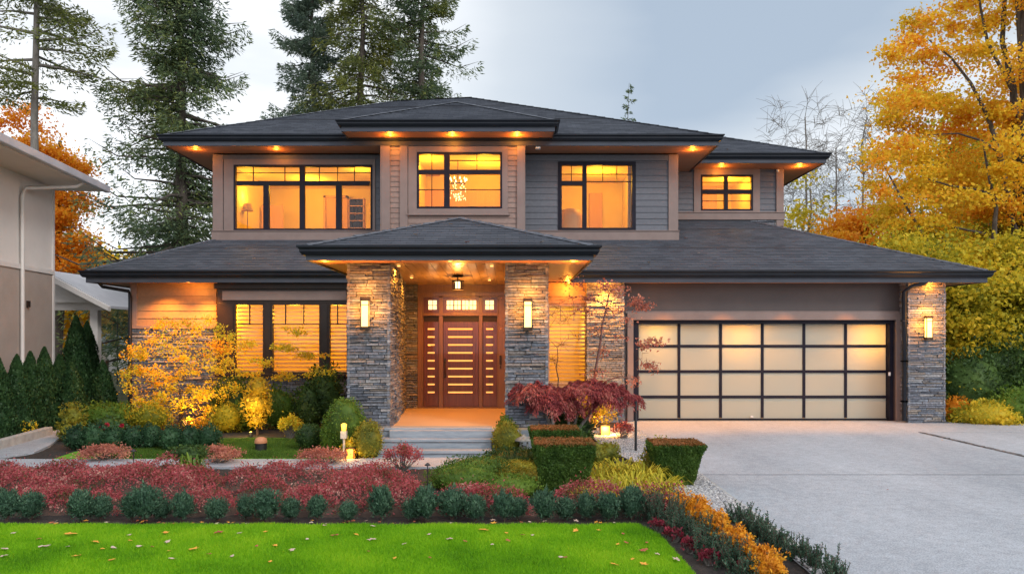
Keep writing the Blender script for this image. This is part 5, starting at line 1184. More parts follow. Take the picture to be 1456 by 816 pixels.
# clipped hedge, eight plants grown together
hb = []
for i in range(8): px = 108+i*27; Y = 12.55+.12*math.sin(i*2.1); hb.append((PX(px, Y), Y, .22, .20, .21, .225+.02*math.sin(i*1.7)))
shrub('hedge', 'clipped dark green hedge in front of the amber maple', 'hedge', hb, M['l_hedge'], .045, dens=1.1, seed=125, up=.6)
shrub('rose_bush', 'dark green rose bush with a few crimson flowers at the left of the hedge', 'rose bush', [(PX(158, 13.1), 13.1, .34, .3, .2, .2), (PX(138, 13.0), 13.0, .3, .18, .18, .16)], M['l_green'], .06, dens=.7, seed=126)
r = np.random.default_rng(9)
for i, (px, py) in enumerate(((133, 614), (141, 609), (152, 604), (173, 605), (147, 611))):
    Y = 12.85; c = np.array([PX(px, Y), Y, PZ(py, Y)]); D = unit(r.normal(size=(26, 3))+[0, 0, .5]); V = leaf_quads(np.repeat(c[None], 26, 0), D, rand_dirs(26, r), np.full(26, .05), np.full(26, .035))
    o = quads_mesh('rose', V, M['l_redflower'], None, (0, 0, 0)); tag(o, 'crimson rose bloom on the rose bush, %s from the left' % ORD[[0, 1, 3, 4, 2][i]], 'flower', 'crimson roses')
# amber maple in front of the left wall
def layer(c, rx, ry, n, cr, seed, rz=.05):
    return [(a, b, z, q) for a, b, z, q in ell(n, c, (rx, ry, rz), cr, seed)]
Y = 15.5; cl = []; r_ = np.random.default_rng(44)
while len(cl) < 185:
    px, py = r_.uniform(168, 350), r_.uniform(455, 612)
    c_ = 262+6*math.sin(py*.11); hw_ = np.interp(py, [455, 480, 520, 560, 600, 615], [45, 72, 92, 84, 62, 50])*(1+.18*math.sin(py*.23))
    if abs(px-c_) > hw_: continue
    Yc = Y+r_.uniform(-.5, .35); cl.append((PX(px, Yc), Yc, PZ(py, Yc), .12*r_.uniform(.7, 1.4), r_.choice([.3, .8, 1.3])))
crown_tree('amber_maple', 'amber and yellow-green small maple glowing against the lit left wall', 'tree', (PX(258, Y), Y), 2.0, .05, cl, M['l_bush'], leaf=.048, per=62, seed=131, twig=3, trunk_top=.35, bark=M['twig'], flat=.75, limb_r=.6, aspect=.75)
cl = []
for (px, py, rx, n) in ((420, 470, .2, 4), (400, 495, .35, 6), (440, 505, .35, 6), (375, 515, .4, 6), (450, 528, .35, 6), (410, 535, .5, 7), (355, 490, .2, 4), (350, 530, .3, 4)): cl += layer((PX(px, 15.4), 15.4, PZ(py, 15.4)), rx, .35, n, .13, px+py, rz=.06)
crown_tree('amber_maple', 'loose orange-leaved young maple in front of the left windows', 'tree', (PX(428, 15.4), 15.4), 1.9, .03, cl, M['l_bush'], leaf=.048, per=55, seed=133, twig=4, trunk_top=.45, bark=M['twig'], flat=.4, limb_r=.7)
# spotlights in the beds
for (px, Y, dz_, p, lab) in ((266, 14.75, 0, 75, 'small black ground spotlight hidden under the amber maple'), (846, 14.9, 0, 200, 'small black ground spotlight under the slender maple, aimed at the stone pier')):
    xx_ = PX(px, Y); m = MB(); m.lathe((xx_, Y, 0), [(.035, 0), (.04, .06), (.03, .12)], 10); o = m.build('ground_spotlight', M['black'], loc=(xx_, Y, 0)); tag(o, lab, 'spotlight')
    m = MB(); m.cyl((xx_, Y), .026, .026, .121, .124, 10); m.build('lamp', M['bulb'], o); lamp('spot_light', (xx_, Y, .16), p, (1, .52, .12) if px < 300 else (1, .40, .05), r=.04, parent=o, spot=105, rot=(R(180-32), 0, 0))
# uplit yellow shrub
x = PX(366, 14.5)
shrub('yellow_shrub', 'bright yellow upright shrub lit from below near the bollard light', 'shrub', [(x-.02, 14.5, .62, .30, .28, .34), (x+.03, 14.5, .93, .22, .2, .24), (x, 14.45, .34, .18, .17, .2)], M['l_yellow'], .06, dens=.8, seed=135, core=.65, up=.5)
m = MB(); m.lathe((x, 14.12, 0), [(.035, 0), (.04, .06), (.03, .12)], 10); o = m.build('ground_spotlight', M['black'], loc=(x, 14.12, 0)); tag(o, 'small black ground spotlight under the bright yellow shrub', 'spotlight')
m = MB(); m.cyl((x, 14.12), .026, .026, .121, .124, 10); m.build('lamp', M['bulb'], o); lamp('spot_light', (x, 14.05, .22), 9, (1, .62, .18), r=.03, parent=o); lamp('spot_light', (x+.05, 14.02, .6), 9, (1, .62, .18), r=.03, parent=o)
# dark background shrubs
SH = [('dark green shrub under the left window', 'l_green', .065, [(PX(330, 15.9), 15.9, .55, .5, .35, .55)]),
      ('dark mixed shrub between the uplit yellow shrub and the wall', 'l_greenb', .06, [(PX(395, 15.4), 15.4, .45, .45, .3, .45), (PX(350, 15.2), 15.2, .32, .3, .3, .32)]),
      ('dark green shrub rising below the right half of the left window', 'l_green', .07, [(PX(462, 15.5), 15.5, .75, .4, .35, .62), (PX(440, 15.3), 15.3, .5, .35, .3, .5)]),
      ('large rounded deep green shrub beside the left stone pillar', 'l_greenb', .055, [(PX(491, 11.85), 11.85, .52, .33, .25, .45), (PX(474, 11.9), 11.95, .36, .22, .2, .34)]),
      ('small clipped ball shrub left of the large rounded one', 'l_green', .04, [(PX(439, 12.4), 12.4, .26, .225, .22, .23)]),
      ('tall clipped yellow-green shrub beside the front steps', 'l_yelgr', .04, [(PX(524, 11.6), 11.6, .31, .235, .22, .33)]),
      ('small amber shrub at the foot of the left stone pillar', 'l_bush', .045, [(PX(500, 11.75), 11.6, .18, .13, .1, .18)]),
      ('shrub with olive leaves below the amber maple', 'l_olive', .055, [(PX(212, 14.7), 14.7, .33, .42, .3, .30), (PX(322, 14.9), 14.9, .3, .34, .3, .3)])]
for i, (lab, mt, sz, balls) in enumerate(SH):
    cl_ = 'clipped' in lab or 'rounded' in lab
    shrub('shrub', lab, 'shrub', balls, M[mt], min(sz, .036) if cl_ else sz, seed=140+i, dens=1.0, lump=.04 if cl_ else .14, core=.86 if cl_ else .78)
# lights in the garden
def bollard(x, y, label):
    m = MB(); m.cyl((x, y), .095, .095, 0, .15, 20); m.cyl((x, y), .102, .102, .15, .165, 20); o = m.build('bollard_light', M['black'], loc=(x, y, 0)); tag(o, label, 'light')
    m = MB(); m.lathe((x, y, .166), [(.10, 0), (.104, .03), (.09, .075), (.05, .095), (.01, .10)], 20); m.build('lamp_cap', mat_noise('terracotta', (.42, .17, .08), (.55, .24, .12), scale=20), o)
bollard(PX(371, 12.35), 12.35, 'short round black bollard light with terracotta cap on the small lawn')
def cubelight(x, y, w_, h_, label, power, roof=True):
    m = MB(); m.box(x-w_, x+w_, y-w_, y+w_, 0, .02); m.box(x-w_-.012, x+w_+.012, y-w_-.012, y+w_+.012, h_-.025, h_)
    for sx in (-1, 1):
        for sy in (-1, 1): m.box(x+sx*w_-.006, x+sx*w_+.006, y+sy*w_-.006, y+sy*w_+.006, .02, h_-.025)
    o = m.build('path_light', M['bronze'], loc=(x, y, 0)); tag(o, label, 'light')
    m = MB(); m.box(x-w_+.01, x+w_-.01, y-w_+.01, y+w_-.01, .02, h_-.03); m.build('lamp_glass', M['lampglass_lo'], o)
    lamp('path_lamp_light', (x, y-w_-.09, h_*.7), power, (1, .5, .12), r=.04, parent=o); lamp('path_lamp_light', (x+w_+.09, y, h_*.7), power, (1, .5, .12), r=.04, parent=o)
cubelight(PX(499, 11.55), 11.52, .06, .22, 'glowing square path light beside the walk, left of the steps', 2.2)
cubelight(PX(860, 14.2), 14.2, .085, .26, 'glowing square light in the planting beside the gravel strip', 14)
m = MB(); x = PX(489, 11.5); m.tube([(x, 11.5, 0), (x, 11.5, .48)], .02, 6); m.box(x-.045, x+.045, 11.455, 11.545, .36, .475); o = m.build('garden_lantern', M['kerb'], loc=(x, 11.5, 0)); tag(o, 'small glowing post lantern standing in the rounded green shrub', 'lantern')
m = MB(); m.lathe((x, 11.5, .48), [(.035, 0), (.048, .10), (.015, .12)], 12); m.build('lamp_glass', M['lampglass_lo'], o); lamp('garden_lantern_light', (x, 11.38, .56), 1.2, (1, .6, .15), r=.03, parent=o)
# low red shrubs by the walk
def tuft(name, label, x, y, rx, rz, mat, seed, n=1400, size=.035, group='pinkish shrubs beside the garden path'):
    root = empty(name, (x, y, 0)); tag(root, label, 'shrub', group)
    r = np.random.default_rng(seed); m = MB(); Vs = []
    for i in range(46):
        a_ = r.uniform(0, 6.28); q = r.random()**.6; e = np.array([x+rx*q*math.cos(a_), y+rx*.8*q*math.sin(a_), rz*(1-.35*q*q)*r.uniform(.8, 1.05)])
        m.tube([(x+r.normal()*.02, y+r.normal()*.02, 0), tuple((np.array([x, y, 0])*.45+e*.55)+[0, 0, -.02]), tuple(e)], [.006, .004, .002], 4)
        k = n//46; p = e+r.normal(size=(k, 3))*[rx*.13, rx*.13, rz*.11]; D = unit(r.normal(size=(k, 3))+[0, 0, .4]); Vs.append(leaf_quads(p, D, rand_dirs(k, r), size*r.uniform(.6, 1.3, k), size*.6*np.ones(k)))
    m.build('stem', M['bark_pale'], root); quads_mesh('foliage', np.concatenate(Vs), mat, root, (x, y, 0))
tuft('barberry_shrub', 'round pink-tipped twiggy shrub in front of the steps', PX(573, 10.6), 10.6, .26, .36, M['l_red'], 150)
tuft('barberry_shrub', 'wide pinkish shrub at the corner of the left path', PX(142, 11.2), 11.35, .40, .24, M['l_pink'], 151, 2600)
tuft('barberry_shrub', 'pinkish shrub on the walk below the bollard light', PX(306, 11.1), 11.1, .36, .26, M['l_pink'], 152, 2000)
tuft('barberry_shrub', 'pinkish shrub on the walk left of the glowing path light', PX(458, 11.0), 11.05, .36, .24, M['l_pink'], 153, 2000)
m = MB(); x, y = PX(190, 10.9), 10.9; m.tube([(x, y, 0), (x, y, .24)], .008, 6); m.lathe((x, y, .24), [(.012, 0), (.05, .01), (.03, .03), (.008, .045)], 12); o = m.build('stake_light', M['black'], loc=(x, y, 0)); tag(o, 'black stake light at the left part of the walk', 'light')
m = MB(); x, y = PX(608, 8.9), 8.9; m.tube([(x, y, 0), (x, y, .38)], .007, 6); m.lathe((x, y, .38), [(.01, 0), (.04, .01), (.02, .03), (.008, .04)], 12); o = m.build('stake_light', M['black'], loc=(x, y, 0)); tag(o, 'black stake light in the red ground cover below the steps', 'light')
tuft('barberry_shrub', 'thin amber shrub between the yellow shrub and the ball shrub', PX(413, 13.9), 13.9, .2, .40, M['l_bush'], 154, 1300, .045, group='thin amber shrubs')
# strappy green plant
def ribbons(x, y, n, ln_, h, wd, seed, spread=.2, curl=1.0):
    r = np.random.default_rng(seed); V = []
    for i in range(n):
        a_ = r.uniform(0, 6.28); d = np.array([math.cos(a_), math.sin(a_), 0]); s = np.array([-d[1], d[0], 0]); L_ = ln_*r.uniform(.6, 1.2); b = np.array([x, y, 0])+d*r.uniform(0, spread)+s*r.normal()*spread*.4
        hh = h*r.uniform(.7, 1.2); pts = [b, b+d*L_*.25+[0, 0, hh*.75], b+d*L_*.6+[0, 0, hh], b+d*L_*.95*curl+[0, 0, hh*.55]]; w_ = [wd*.7, wd, wd*.8, .001]
        for j in range(3): V.append([pts[j]-s*w_[j]/2, pts[j+1]-s*w_[j+1]/2, pts[j+1]+s*w_[j+1]/2, pts[j]+s*w_[j]/2])
    return np.array(V)
x, y = PX(273, 9.6), 9.6
o = quads_mesh('strappy_plant', ribbons(x, y, 60, .22, .36, .022, 5, .05), M['l_greenb'], None, (0, 0, 0)); tag(o, 'upright strappy green plant standing in the red ground cover', 'plant')
shrub('shrub', 'flat-topped dark green shrub above the strappy plant', 'shrub', [(PX(268, 10.2), 10.2, .34, .30, .2, .10)], M['l_green'], .045, seed=155)

M['l_crim'] = mat_leaf('dark_crimson_leaves', [(.06, .03, .02), (.20, .02, .04), (.42, .04, .07)], trans=.3, patch=6)
# ---------------------------------------------------------------- red ground cover
def mound_cover(name, label, x0, x1, y0, y1, n, size, mat, hgt, inside, seed, cat='ground cover'):
    r = np.random.default_rng(seed); mo = [(r.uniform(x0, x1), r.uniform(y0, y1), r.uniform(.18, .52), r.uniform(.35, 1.1)) for _ in range(120)]
    def hf(x, y):
        h = np.zeros_like(x)
        for a_, b, q, k in mo: h = np.maximum(h, k*hgt*np.sqrt(np.clip(1-((x-a_)**2+((y-b)*1.25)**2)/q**2, 0, 1)))
        return h*np.clip((y-y0)/.3, 0, 1)**.5
    x = r.uniform(x0, x1, n); y = r.uniform(y0, y1, n); k = inside(x, y); x, y = x[k], y[k]; h = hf(x, y); n = len(x)
    keep = r.random(n) < np.where(h > .07, 1, .22); x, y, h = x[keep], y[keep], h[keep]; n = len(x)
    z = .03+h*r.uniform(.72, 1.08, n)+r.exponential(.02, n)
    p = np.stack([x, y, z], 1); D = unit(r.normal(size=(n, 3))+[0, -.1, .7]); N_ = unit(r.normal(size=(n, 3))*.9+[0, -.3, .6]); L_ = size*r.uniform(.6, 1.4, n)
    V = leaf_quads(p-D*L_[:, None]*.3, D, N_, L_, L_*.55)
    nx, ny = int((x1-x0)/.07), int((y1-y0)/.07); gx, gy = np.meshgrid(np.linspace(x0, x1, nx), np.linspace(y0, y1, ny)); gz_ = hf(gx, gy)*.66+.012; i = np.arange(nx*ny).reshape(ny, nx)
    Q = np.stack([i[:-1, :-1].ravel(), i[:-1, 1:].ravel(), i[1:, 1:].ravel(), i[1:, :-1].ravel()], 1); C_ = np.stack([gx.ravel(), gy.ravel(), gz_.ravel()], 1); ce_ = C_[Q].mean(1); Q = Q[inside(ce_[:, 0], ce_[:, 1])]
    o = quads_mesh(name, V, mat, None, (0, 0, 0)); tag(o, label, cat, kind='stuff')
    o2 = np_mesh(name+'_twigs', C_, Q, M['twig'], o, smooth=True)
    return o
mound_cover('red_ground_cover', 'sea of crimson and pink barberry ground cover between walk and boxwoods', -9.2, 1.9, 7.85, 10.65, 210000, .028, M['l_red'], .33, lambda x, y: (y < np.interp(x, [-9, -6, -3.2, -2.6, -1.9, -1.1, -.6, 1.9], [9.7, 10.0, 10.05, 9.7, 9.85, 8.9, 8.35, 8.1])) & (y > 7.85), 160)
# boxwood row
bx = [10, 44, 115, 143, 188, 207, 230, 260, 308, 350, 378, 414, 451, 495, 542, 588, 605, 643, 676, 717, 736, 774, 804, 834, 865, 898]
protos = []
def boxwood_proto(seed, s):
    root = empty('boxwood', (0, 0, 0)); r = np.random.default_rng(seed); n = 2300
    p, nn, r = sh_points(n, (0, 0, .185), (.125, .12, .135), .22, seed, .6); D = unit(nn*.5+[0, 0, .8]+r.normal(size=(n, 3))*.35); L_ = .032*r.uniform(.6, 1.35, n)
    quads_mesh('foliage', leaf_quads(p, D, unit(nn+rand_dirs(n, r)*.6), L_, L_*.42), M['l_box'], root, (0, 0, 0), ball_core((0, 0, .17), (.085, .085, .105), seed))
    m = MB(); stems(m, (0, 0), .2, .07, 7, .006, seed); m.build('stem', M['twig'], root); return root
for k in range(4): protos.append(boxwood_proto(170+k, 1))
used = [False]*4
for i, px in enumerate(bx):
    k = i % 4; o = protos[k] if not used[k] else copy_tree(protos[k]); used[k] = True
    Y = 7.66+.05*math.sin(i*2.3); sc = .88+.17*math.sin(i*1.9+i*i*.7); o.location = (PX(px, Y), Y, .015); o.rotation_euler = (0, 0, i*1.3); o.scale = (sc*(1.08+.1*math.sin(i*3.1)), sc*1.02, sc*(1.02+.12*math.cos(i*2.7)))
    tag(o, 'small blue-green boxwood in the front row, %s from the left' % ORD[i], 'boxwood', 'boxwoods along the front lawn')
# ---------------------------------------------------------------- right-hand bed
def topiary(cx_, cy_, wb, wt, db, dt, h, seed, label, skew=0):
    """clipped tapered block: leaves on the faces of a frustum"""
    root = empty('clipped_yew', (cx_, cy_, 0)); tag(root, label, 'topiary', 'clipped tapered yews'); r = np.random.default_rng(seed)
    def pt(u, v, t): return np.stack([cx_+skew*t*h+u*(wb+(wt-wb)*t)/2, cy_+v*(db+(dt-db)*t)/2, .03+t*h], 1)
    Ps = []; Ns = []
    for (f, nrm) in (('f', (0, -1, -.1)), ('b', (0, 1, 0)), ('l', (-1, 0, -.1)), ('r', (1, 0, -.1))):
        n = 9500; t = r.random(n); a_ = r.uniform(-1, 1, n); o_ = np.full(n, 1.)
        u, v = (a_, -o_) if f == 'f' else (a_, o_) if f == 'b' else (-o_, a_) if f == 'l' else (o_, a_)
        Ps.append(pt(u, v, t)); Ns.append(np.repeat(np.array([nrm], float), n, 0))
    p = np.concatenate(Ps); nn = unit(np.concatenate(Ns)); n = len(p); bump = .012*np.sin(p[:, 0]*21+p[:, 2]*13)+.010*np.sin(p[:, 2]*27-p[:, 1]*19); p = p+nn*(r.normal(size=(n, 1))*.008+bump[:, None])
    D = unit(nn*.5+[0, 0, .5]+r.normal(size=(n, 3))*.6); L_ = .026*r.uniform(.6, 1.4, n)
    cv = []; 
    for t in (0, .97):
        for u, v in ((-1, -1), (1, -1), (1, 1), (-1, 1)): cv.append(pt(np.array([u*.95]), np.array([v*.95]), np.array([t]))[0])
    quads_mesh('foliage', leaf_quads(p-D*.008, D, unit(nn+rand_dirs(n, r)*.7), L_, L_*.5), M['l_thuja2'], root, (cx_, cy_, 0), (np.array(cv), np.array([(0,1,5,4),(1,2,6,5),(2,3,7,6),(3,0,4,7),(4,5,6,7)])))
    n = 9000; p = pt(r.uniform(-1, 1, n), r.uniform(-1, 1, n), np.full(n, 1.)); p[:, 2] += r.normal(size=n)*.007; D = unit(r.normal(size=(n, 3))+[0, 0, .25]); L_ = .026*r.uniform(.6, 1.4, n)
    quads_mesh('top', leaf_quads(p, D, unit(rand_dirs(n, r)*.5+[0, 0, 1]), L_, L_*.55), M['l_rust'], root, (cx_, cy_, 0))
M['l_thuja2'] = mat_leaf('clipped_yew_leaves', [(.03, .075, .014), (.065, .13, .02), (.13, .20, .035)], trans=.2, patch=2.5)
topiary(PX(801, 9.2), 9.2, .52, .73, .44, .58, .60, 180, 'large tapered clipped yew with rusty top, in front at the centre of the bed')
topiary(PX(788, 10.6), 10.6, .48, .68, .4, .5, .60, 181, 'clipped yew with rusty top mostly hidden behind the large front one')
topiary(PX(957, 9.55), 9.55, .38, .64, .40, .54, .54, 182, 'clipped tapered yew with rusty top beside the driveway', skew=.05)
# low mounds
def gm(px, py, hpx): # ground position and metric scale from a photo point
    x, y = G(px, py); return x, y
x, y = G(655, 702); shrub('cushion_shrub', 'flat green cushion shrub, leftmost of three in front of the walk', 'shrub', [(x, y+.3, .12, .48, .3, .20)], M['l_greenb'], .03, seed=190, dens=.8, group='low cushion shrubs')
x, y = G(728, 712); shrub('cushion_shrub', 'flat green cushion shrub directly left of the large clipped yew', 'shrub', [(x, y+.25, .10, .42, .28, .18)], M['l_greenb'], .03, seed=191, dens=.8, group='low cushion shrubs')
x, y = G(672, 688); shrub('cushion_shrub', 'olive cushion shrub behind the leftmost cushion', 'shrub', [(x, y+.3, .14, .5, .28, .18)], M['l_thuja2'], .03, seed=192, dens=.8, group='low cushion shrubs')
for i, (px, py, Y, rx, rz) in enumerate(((705, 655, 10.8, .30, .07), (738, 662, 10.5, .38, .08), (722, 678, 10.0, .40, .08), (756, 690, 9.8, .30, .09), (700, 672, 10.3, .25, .06))):
    x = PX(px, Y); z = PZ(py, Y)
    shrub('spreading_juniper', 'spreading yellow-green juniper branch layer, %s' % ['uppermost at the left', 'uppermost next to the stone lantern', 'middle layer above the cushions', 'lowest, against the large clipped yew', 'small one by the walk edge'][i], 'shrub', [(x, Y, max(z, .08), rx, .26, rz)], M['l_yelgr'], .035, seed=200+i, dens=.9, group='spreading junipers', up=.1)
shrub('shrub', 'dark dense shrub filling the bed behind the junipers', 'shrub', [(PX(735, 10.9), 10.9, .12, .55, .3, .18)], M['l_green'], .05, seed=206)
# shrubs right of the steps
shrub('shrub', 'clipped yellow-green shrub just right of the steps', 'shrub', [(PX(721, 11.75), 11.75, .30, .25, .24, .30)], M['l_yelgr'], .036, seed=210, lump=.05, core=.86)
shrub('shrub', 'deep green shrub in front of the right stone pillar', 'shrub', [(PX(748, 12.4), 12.45, .48, .36, .25, .42), (PX(722, 12.2), 12.25, .38, .2, .2, .3)], M['l_greenb'], .04, seed=211, lump=.07, core=.84)
shrub('shrub', 'dark shrub under the weeping red maples', 'shrub', [(PX(790, 12.7), 12.7, .35, .4, .3, .36), (PX(822, 12.9), 12.9, .30, .28, .3, .30), (PX(812, 12.0), 12.0, .25, .3, .2, .25)], M['l_green'], .055, seed=212)
x = PX(852, 14.7); shrub('shrub', 'yellow shrub glowing above the square light', 'shrub', [(x, 14.75, .55, .40, .28, .38), (x-.3, 14.7, .42, .28, .2, .32)], M['l_yellow'], .055, dens=.6, seed=213, core=.5)
tuft('barberry_shrub', 'small crimson shrub right of the square light', PX(886, 13.7), 13.7, .2, .34, M['l_maple'], 214, 700, group='small crimson shrubs')
shrub('shrub', 'yellow-green shrub between the large clipped yew and the gravel', 'shrub', [(PX(862, 11.4), 11.4, .15, .24, .22, .17), (PX(845, 10.9), 10.9, .18, .2, .2, .18)], M['l_yelgr'], .05, dens=.7, seed=215)
shrub('shrub', 'olive rounded shrub touching the clipped yew beside the driveway', 'shrub', [(PX(934, 9.95), 9.85, .30, .22, .22, .30)], M['l_olive2'] if 'l_olive2' in M else M['l_yelgr'], .04, dens=.9, seed=216)
# weeping red maples
def weeping(x, y, domes, seed, label):
    root = empty('weeping_maple', (x, y, 0)); tag(root, label, 'tree', 'weeping red maples'); r = np.random.default_rng(seed); m = MB(); Vs = []
    for (dx_, dy_, zt_, rx, n) in domes:
        top = Vector((x+dx_, y+dy_, zt_)); m.tube([(x, y, 0), (x+dx_*.2+.04, y+dy_*.3, zt_*.4), (x+dx_*.6, y+dy_*.7, zt_*.78), top], [.035, .03, .022, .012], 7)
        for i in range(22):
            a_ = r.uniform(0, 6.28); e = top+Vector((math.cos(a_)*rx*.9, math.sin(a_)*rx*.7, -.16*r.uniform(.6, 1.3))); m.tube([top-Vector((0, 0, .05)), top.lerp(e, .5)+Vector((0, 0, .05)), e], [.010, .006, .003], 4)
        q = np.sqrt(r.random(n)); a_ = r.uniform(0, 6.28, n); lob = 1+.16*np.sin(a_*3+seed)+.10*np.sin(a_*7+dx_*9)
        px_ = q*np.cos(a_)*rx*lob; py_ = q*np.sin(a_)*rx*.75*lob; tier = np.floor(q*3.2)/3.2
        z = zt_+.08-.20*tier**1.3+.05*np.sin(px_*17+seed)*np.cos(py_*13)-.30*np.maximum(0, q-.78)*r.random(n)-r.random(n)**2*.09+.035*np.sin(a_*5+q*6)
        p = np.stack([x+dx_+px_, y+dy_+py_, z], 1); D = unit(np.stack([np.cos(a_), np.sin(a_), -.7-.6*q], 1)+r.normal(size=(n, 3))*.4); L_ = .05*r.uniform(.6, 1.4, n)
        Vs.append(leaf_quads(p, D, unit(r.normal(size=(n, 3))*.5+[0, 0, 1]), L_, L_*.34))
    m.build('trunk', M['bark_pale'], root); quads_mesh('crown', np.concatenate(Vs), M['l_maple'], root, (x, y, 0))
weeping(PX(786, 12.1), 12.1, [(-.30, .1, 1.10, .46, 9000), (-.05, -.1, .92, .34, 5000)], 220, 'left weeping maple with dark red leaves, smaller, above the green shrubs')
weeping(PX(806, 12.5), 12.5, [(.40, .0, 1.10, .62, 13000), (.78, -.15, .98, .42, 7000), (.0, -.2, .85, .3, 3500)], 221, 'right weeping maple with wide dark red crown in front of the stone pier')
# tall thin maple with a few pink leaves
Y = 14.2; cl = [(*pxz(a_, b, Y+c)[:3], .16, k) for a_, b, c, k in ((858, 405, 0, 1), (838, 425, .1, .6), (880, 412, -.1, .7), (905, 430, 0, 1.2), (917, 437, .2, 1), (868, 440, .1, .4), (830, 440, -.2, .5), (895, 455, 0, .5), (885, 480, .1, .3), (920, 490, -.1, .9), (935, 485, 0, .7), (925, 520, 0, .8), (905, 540, .1, .6), (848, 470, 0, .3), (862, 500, .2, .3), (820, 405, 0, .3), (800, 400, 0, .2), (850, 530, -.2, .5))]
crown_tree('young_maple', 'slender young maple with few pink leaves in front of the lit stone pier', 'tree', (PX(836, Y), Y), 3.0, .038, cl, M['l_pink'], leaf=.055, per=125, seed=230, tmin=.004, twig=13, trunk_top=.93, lean=(.38, 0), bark=mat_noise('plum_bark', (.10, .04, .035), (.16, .07, .06), scale=9), limb_r=.5, flat=.5, upturn=.25)
Y = 13.9; cl = [(*pxz(a_, b, Y+c)[:3], .2, .25) for a_, b, c in ((740, 430, 0), (762, 470, .2), (790, 430, 0), (812, 450, -.1), (775, 445, .1), (718, 468, -.3), (800, 490, 0), (745, 495, .1), (826, 480, .1), (815, 425, .2), (785, 510, 0), (765, 415, 0))]
crown_tree('young_maple', 'leafless fine-twigged small tree in front of the bright narrow window', 'tree', (PX(792, Y), Y), 2.5, .022, cl, M['l_pink'], leaf=.04, per=22, seed=231, tmin=.0035, twig=14, trunk_top=.7, bark=M['twig'], limb_r=.7, upturn=.25)
# gold strappy clumps (day lilies)
for i, (px, py, sc) in enumerate(((852, 688, 1), (884, 682, 1.1), (915, 690, 1.15), (868, 708, 1), (900, 706, 1.1), (936, 704, 1), (845, 715, .8), (925, 672, .8))):
    x, y = G(px, py+8); root = empty('day_lily', (x, y, 0)); tag(root, 'golden strappy grass clump right of the large clipped yew, %s from the left' % ORD[[1, 3, 5, 2, 4, 7, 0, 6][i]], 'plant', 'golden strappy clumps')
    quads_mesh('foliage', ribbons(x, y, 150, .34*sc, .25*sc, .02, 240+i, .12), M['l_strap'] if 'l_strap' in M else M['l_yelgr'], root, (x, y, 0))
# stone lantern ornament
x, y = PX(745, 11.6), 11.6
m = MB(); m.lathe((x, y, 0), [(.13, 0), (.13, .05), (.09, .07), (.06, .12), (.055, .2), (.08, .22)], 14)
for sx in (-1, 1):
    for sy in (-1, 1): m.box(x+sx*.055-.014, x+sx*.055+.014, y+sy*.055-.014, y+sy*.055+.014, .22, .31)
m.lathe((x, y, .31), [(.15, 0), (.15, .02), (.09, .05), (.03, .075), (.02, .10)], 14); o = m.build('stone_lantern', M['greystone'], loc=(x, y, 0)); tag(o, 'small pale stone garden lantern right of the steps', 'garden ornament')
m = MB(); x -= .16; y = 11.65; m.lathe((x, y, 0), [(.05, 0), (.05, .03), (.02, .05), (.03, .15), (.045, .22), (.02, .26), (.035, .30), (.01, .34)], 10); m.tube([(x, y, .2), (x-.09, y, .28), (x-.12, y, .34)], [.016, .012, .006], 5); o = m.build('garden_statue', M['greystone'], loc=(x, y, 0)); tag(o, 'little stone statue left of the stone lantern', 'garden ornament')
m = MB(); x, y = PX(904, 12.2), 12.2; m.cyl((x, y), .022, .022, 0, .86, 10); m.cyl((x, y), .027, .027, .86, .88, 10); o = m.build('garden_post', M['black'], loc=(x, y, 0)); tag(o, 'thin black post standing in the gravel before the garage', 'post')
# ---------------------------------------------------------------- border bed between lawn and driveway
mums = [(1.86, 7.95, .14), (1.98, 7.72, .08), (1.88, 7.45, .10), (1.99, 7.12, .11), (1.92, 6.84, .085), (2.00, 6.52, .12), (1.96, 6.24, .09), (2.04, 5.95, .12), (1.98, 5.65, .11)]
for i, (x, y, q) in enumerate(mums):
    root = empty('orange_flowers', (x, y, 0)); q *= 1.05; tag(root, 'orange flowering plant in the border bed, %s from the back' % ORD[i], 'flowers', 'orange flowers in the border')
    V = shrub_leaves(1500, (x, y, .15), (q, q, .10), .034, 260+i, .3, .3, inner=.6, aspect=.5); quads_mesh('bloom', V, M['l_orgflower'], root, (x, y, 0), ball_core((x, y, .13), (q*.7, q*.7, .08), i, zmin=.0))
    V = shrub_leaves(300, (x, y, .08), (q*1.1, q*1.1, .08), .05, 290+i); quads_mesh('foliage', V, M['l_green'], root, (x, y, 0))
def spiky(x, y, q, h, n, seed, mat, label, group, size=.035):
    root = empty('blue_green_shrub', (x, y, 0)); tag(root, label, 'shrub', group); r = np.random.default_rng(seed); m = MB(); Vs = []
    for i in range(n):
        b = np.array([x+r.normal()*q*.4, y+r.normal()*q*.4, 0]); e = b+[r.normal()*q*.35, r.normal()*q*.35, h*r.uniform(.6, 1.1)]; m.tube([b, (b+e)/2, e], [.004, .003, .002], 4)
        k = 46; t = r.random(k); p = b+(e-b)*t[:, None]; a_ = r.uniform(0, 6.28, k); D = unit(np.stack([np.cos(a_)*.7, np.sin(a_)*.7, np.full(k, .7)], 1)); L_ = size*r.uniform(.6, 1.2, k)*(1.1-.5*t); Vs.append(leaf_quads(p, D, rand_dirs(k, r), L_, L_*.38))
    m.build('stem', M['twig'], root); quads_mesh('foliage', np.concatenate(Vs), mat, root, (x, y, 0))
sp = [(1.50, 7.72, .17, .32), (1.66, 7.42, .18, .33), (1.62, 7.08, .15, .26), (1.78, 6.78, .18, .29), (1.74, 6.40, .16, .25), (1.86, 6.1, .17, .27), (1.84, 5.75, .15, .24)]
for i, (x, y, q, h) in enumerate(sp): spiky(x, y, q, h, 48, 300+i, M['l_box'], 'blue-green upright shrub on the lawn side of the border, %s from the back' % ORD[i], 'blue-green shrubs on the lawn side')
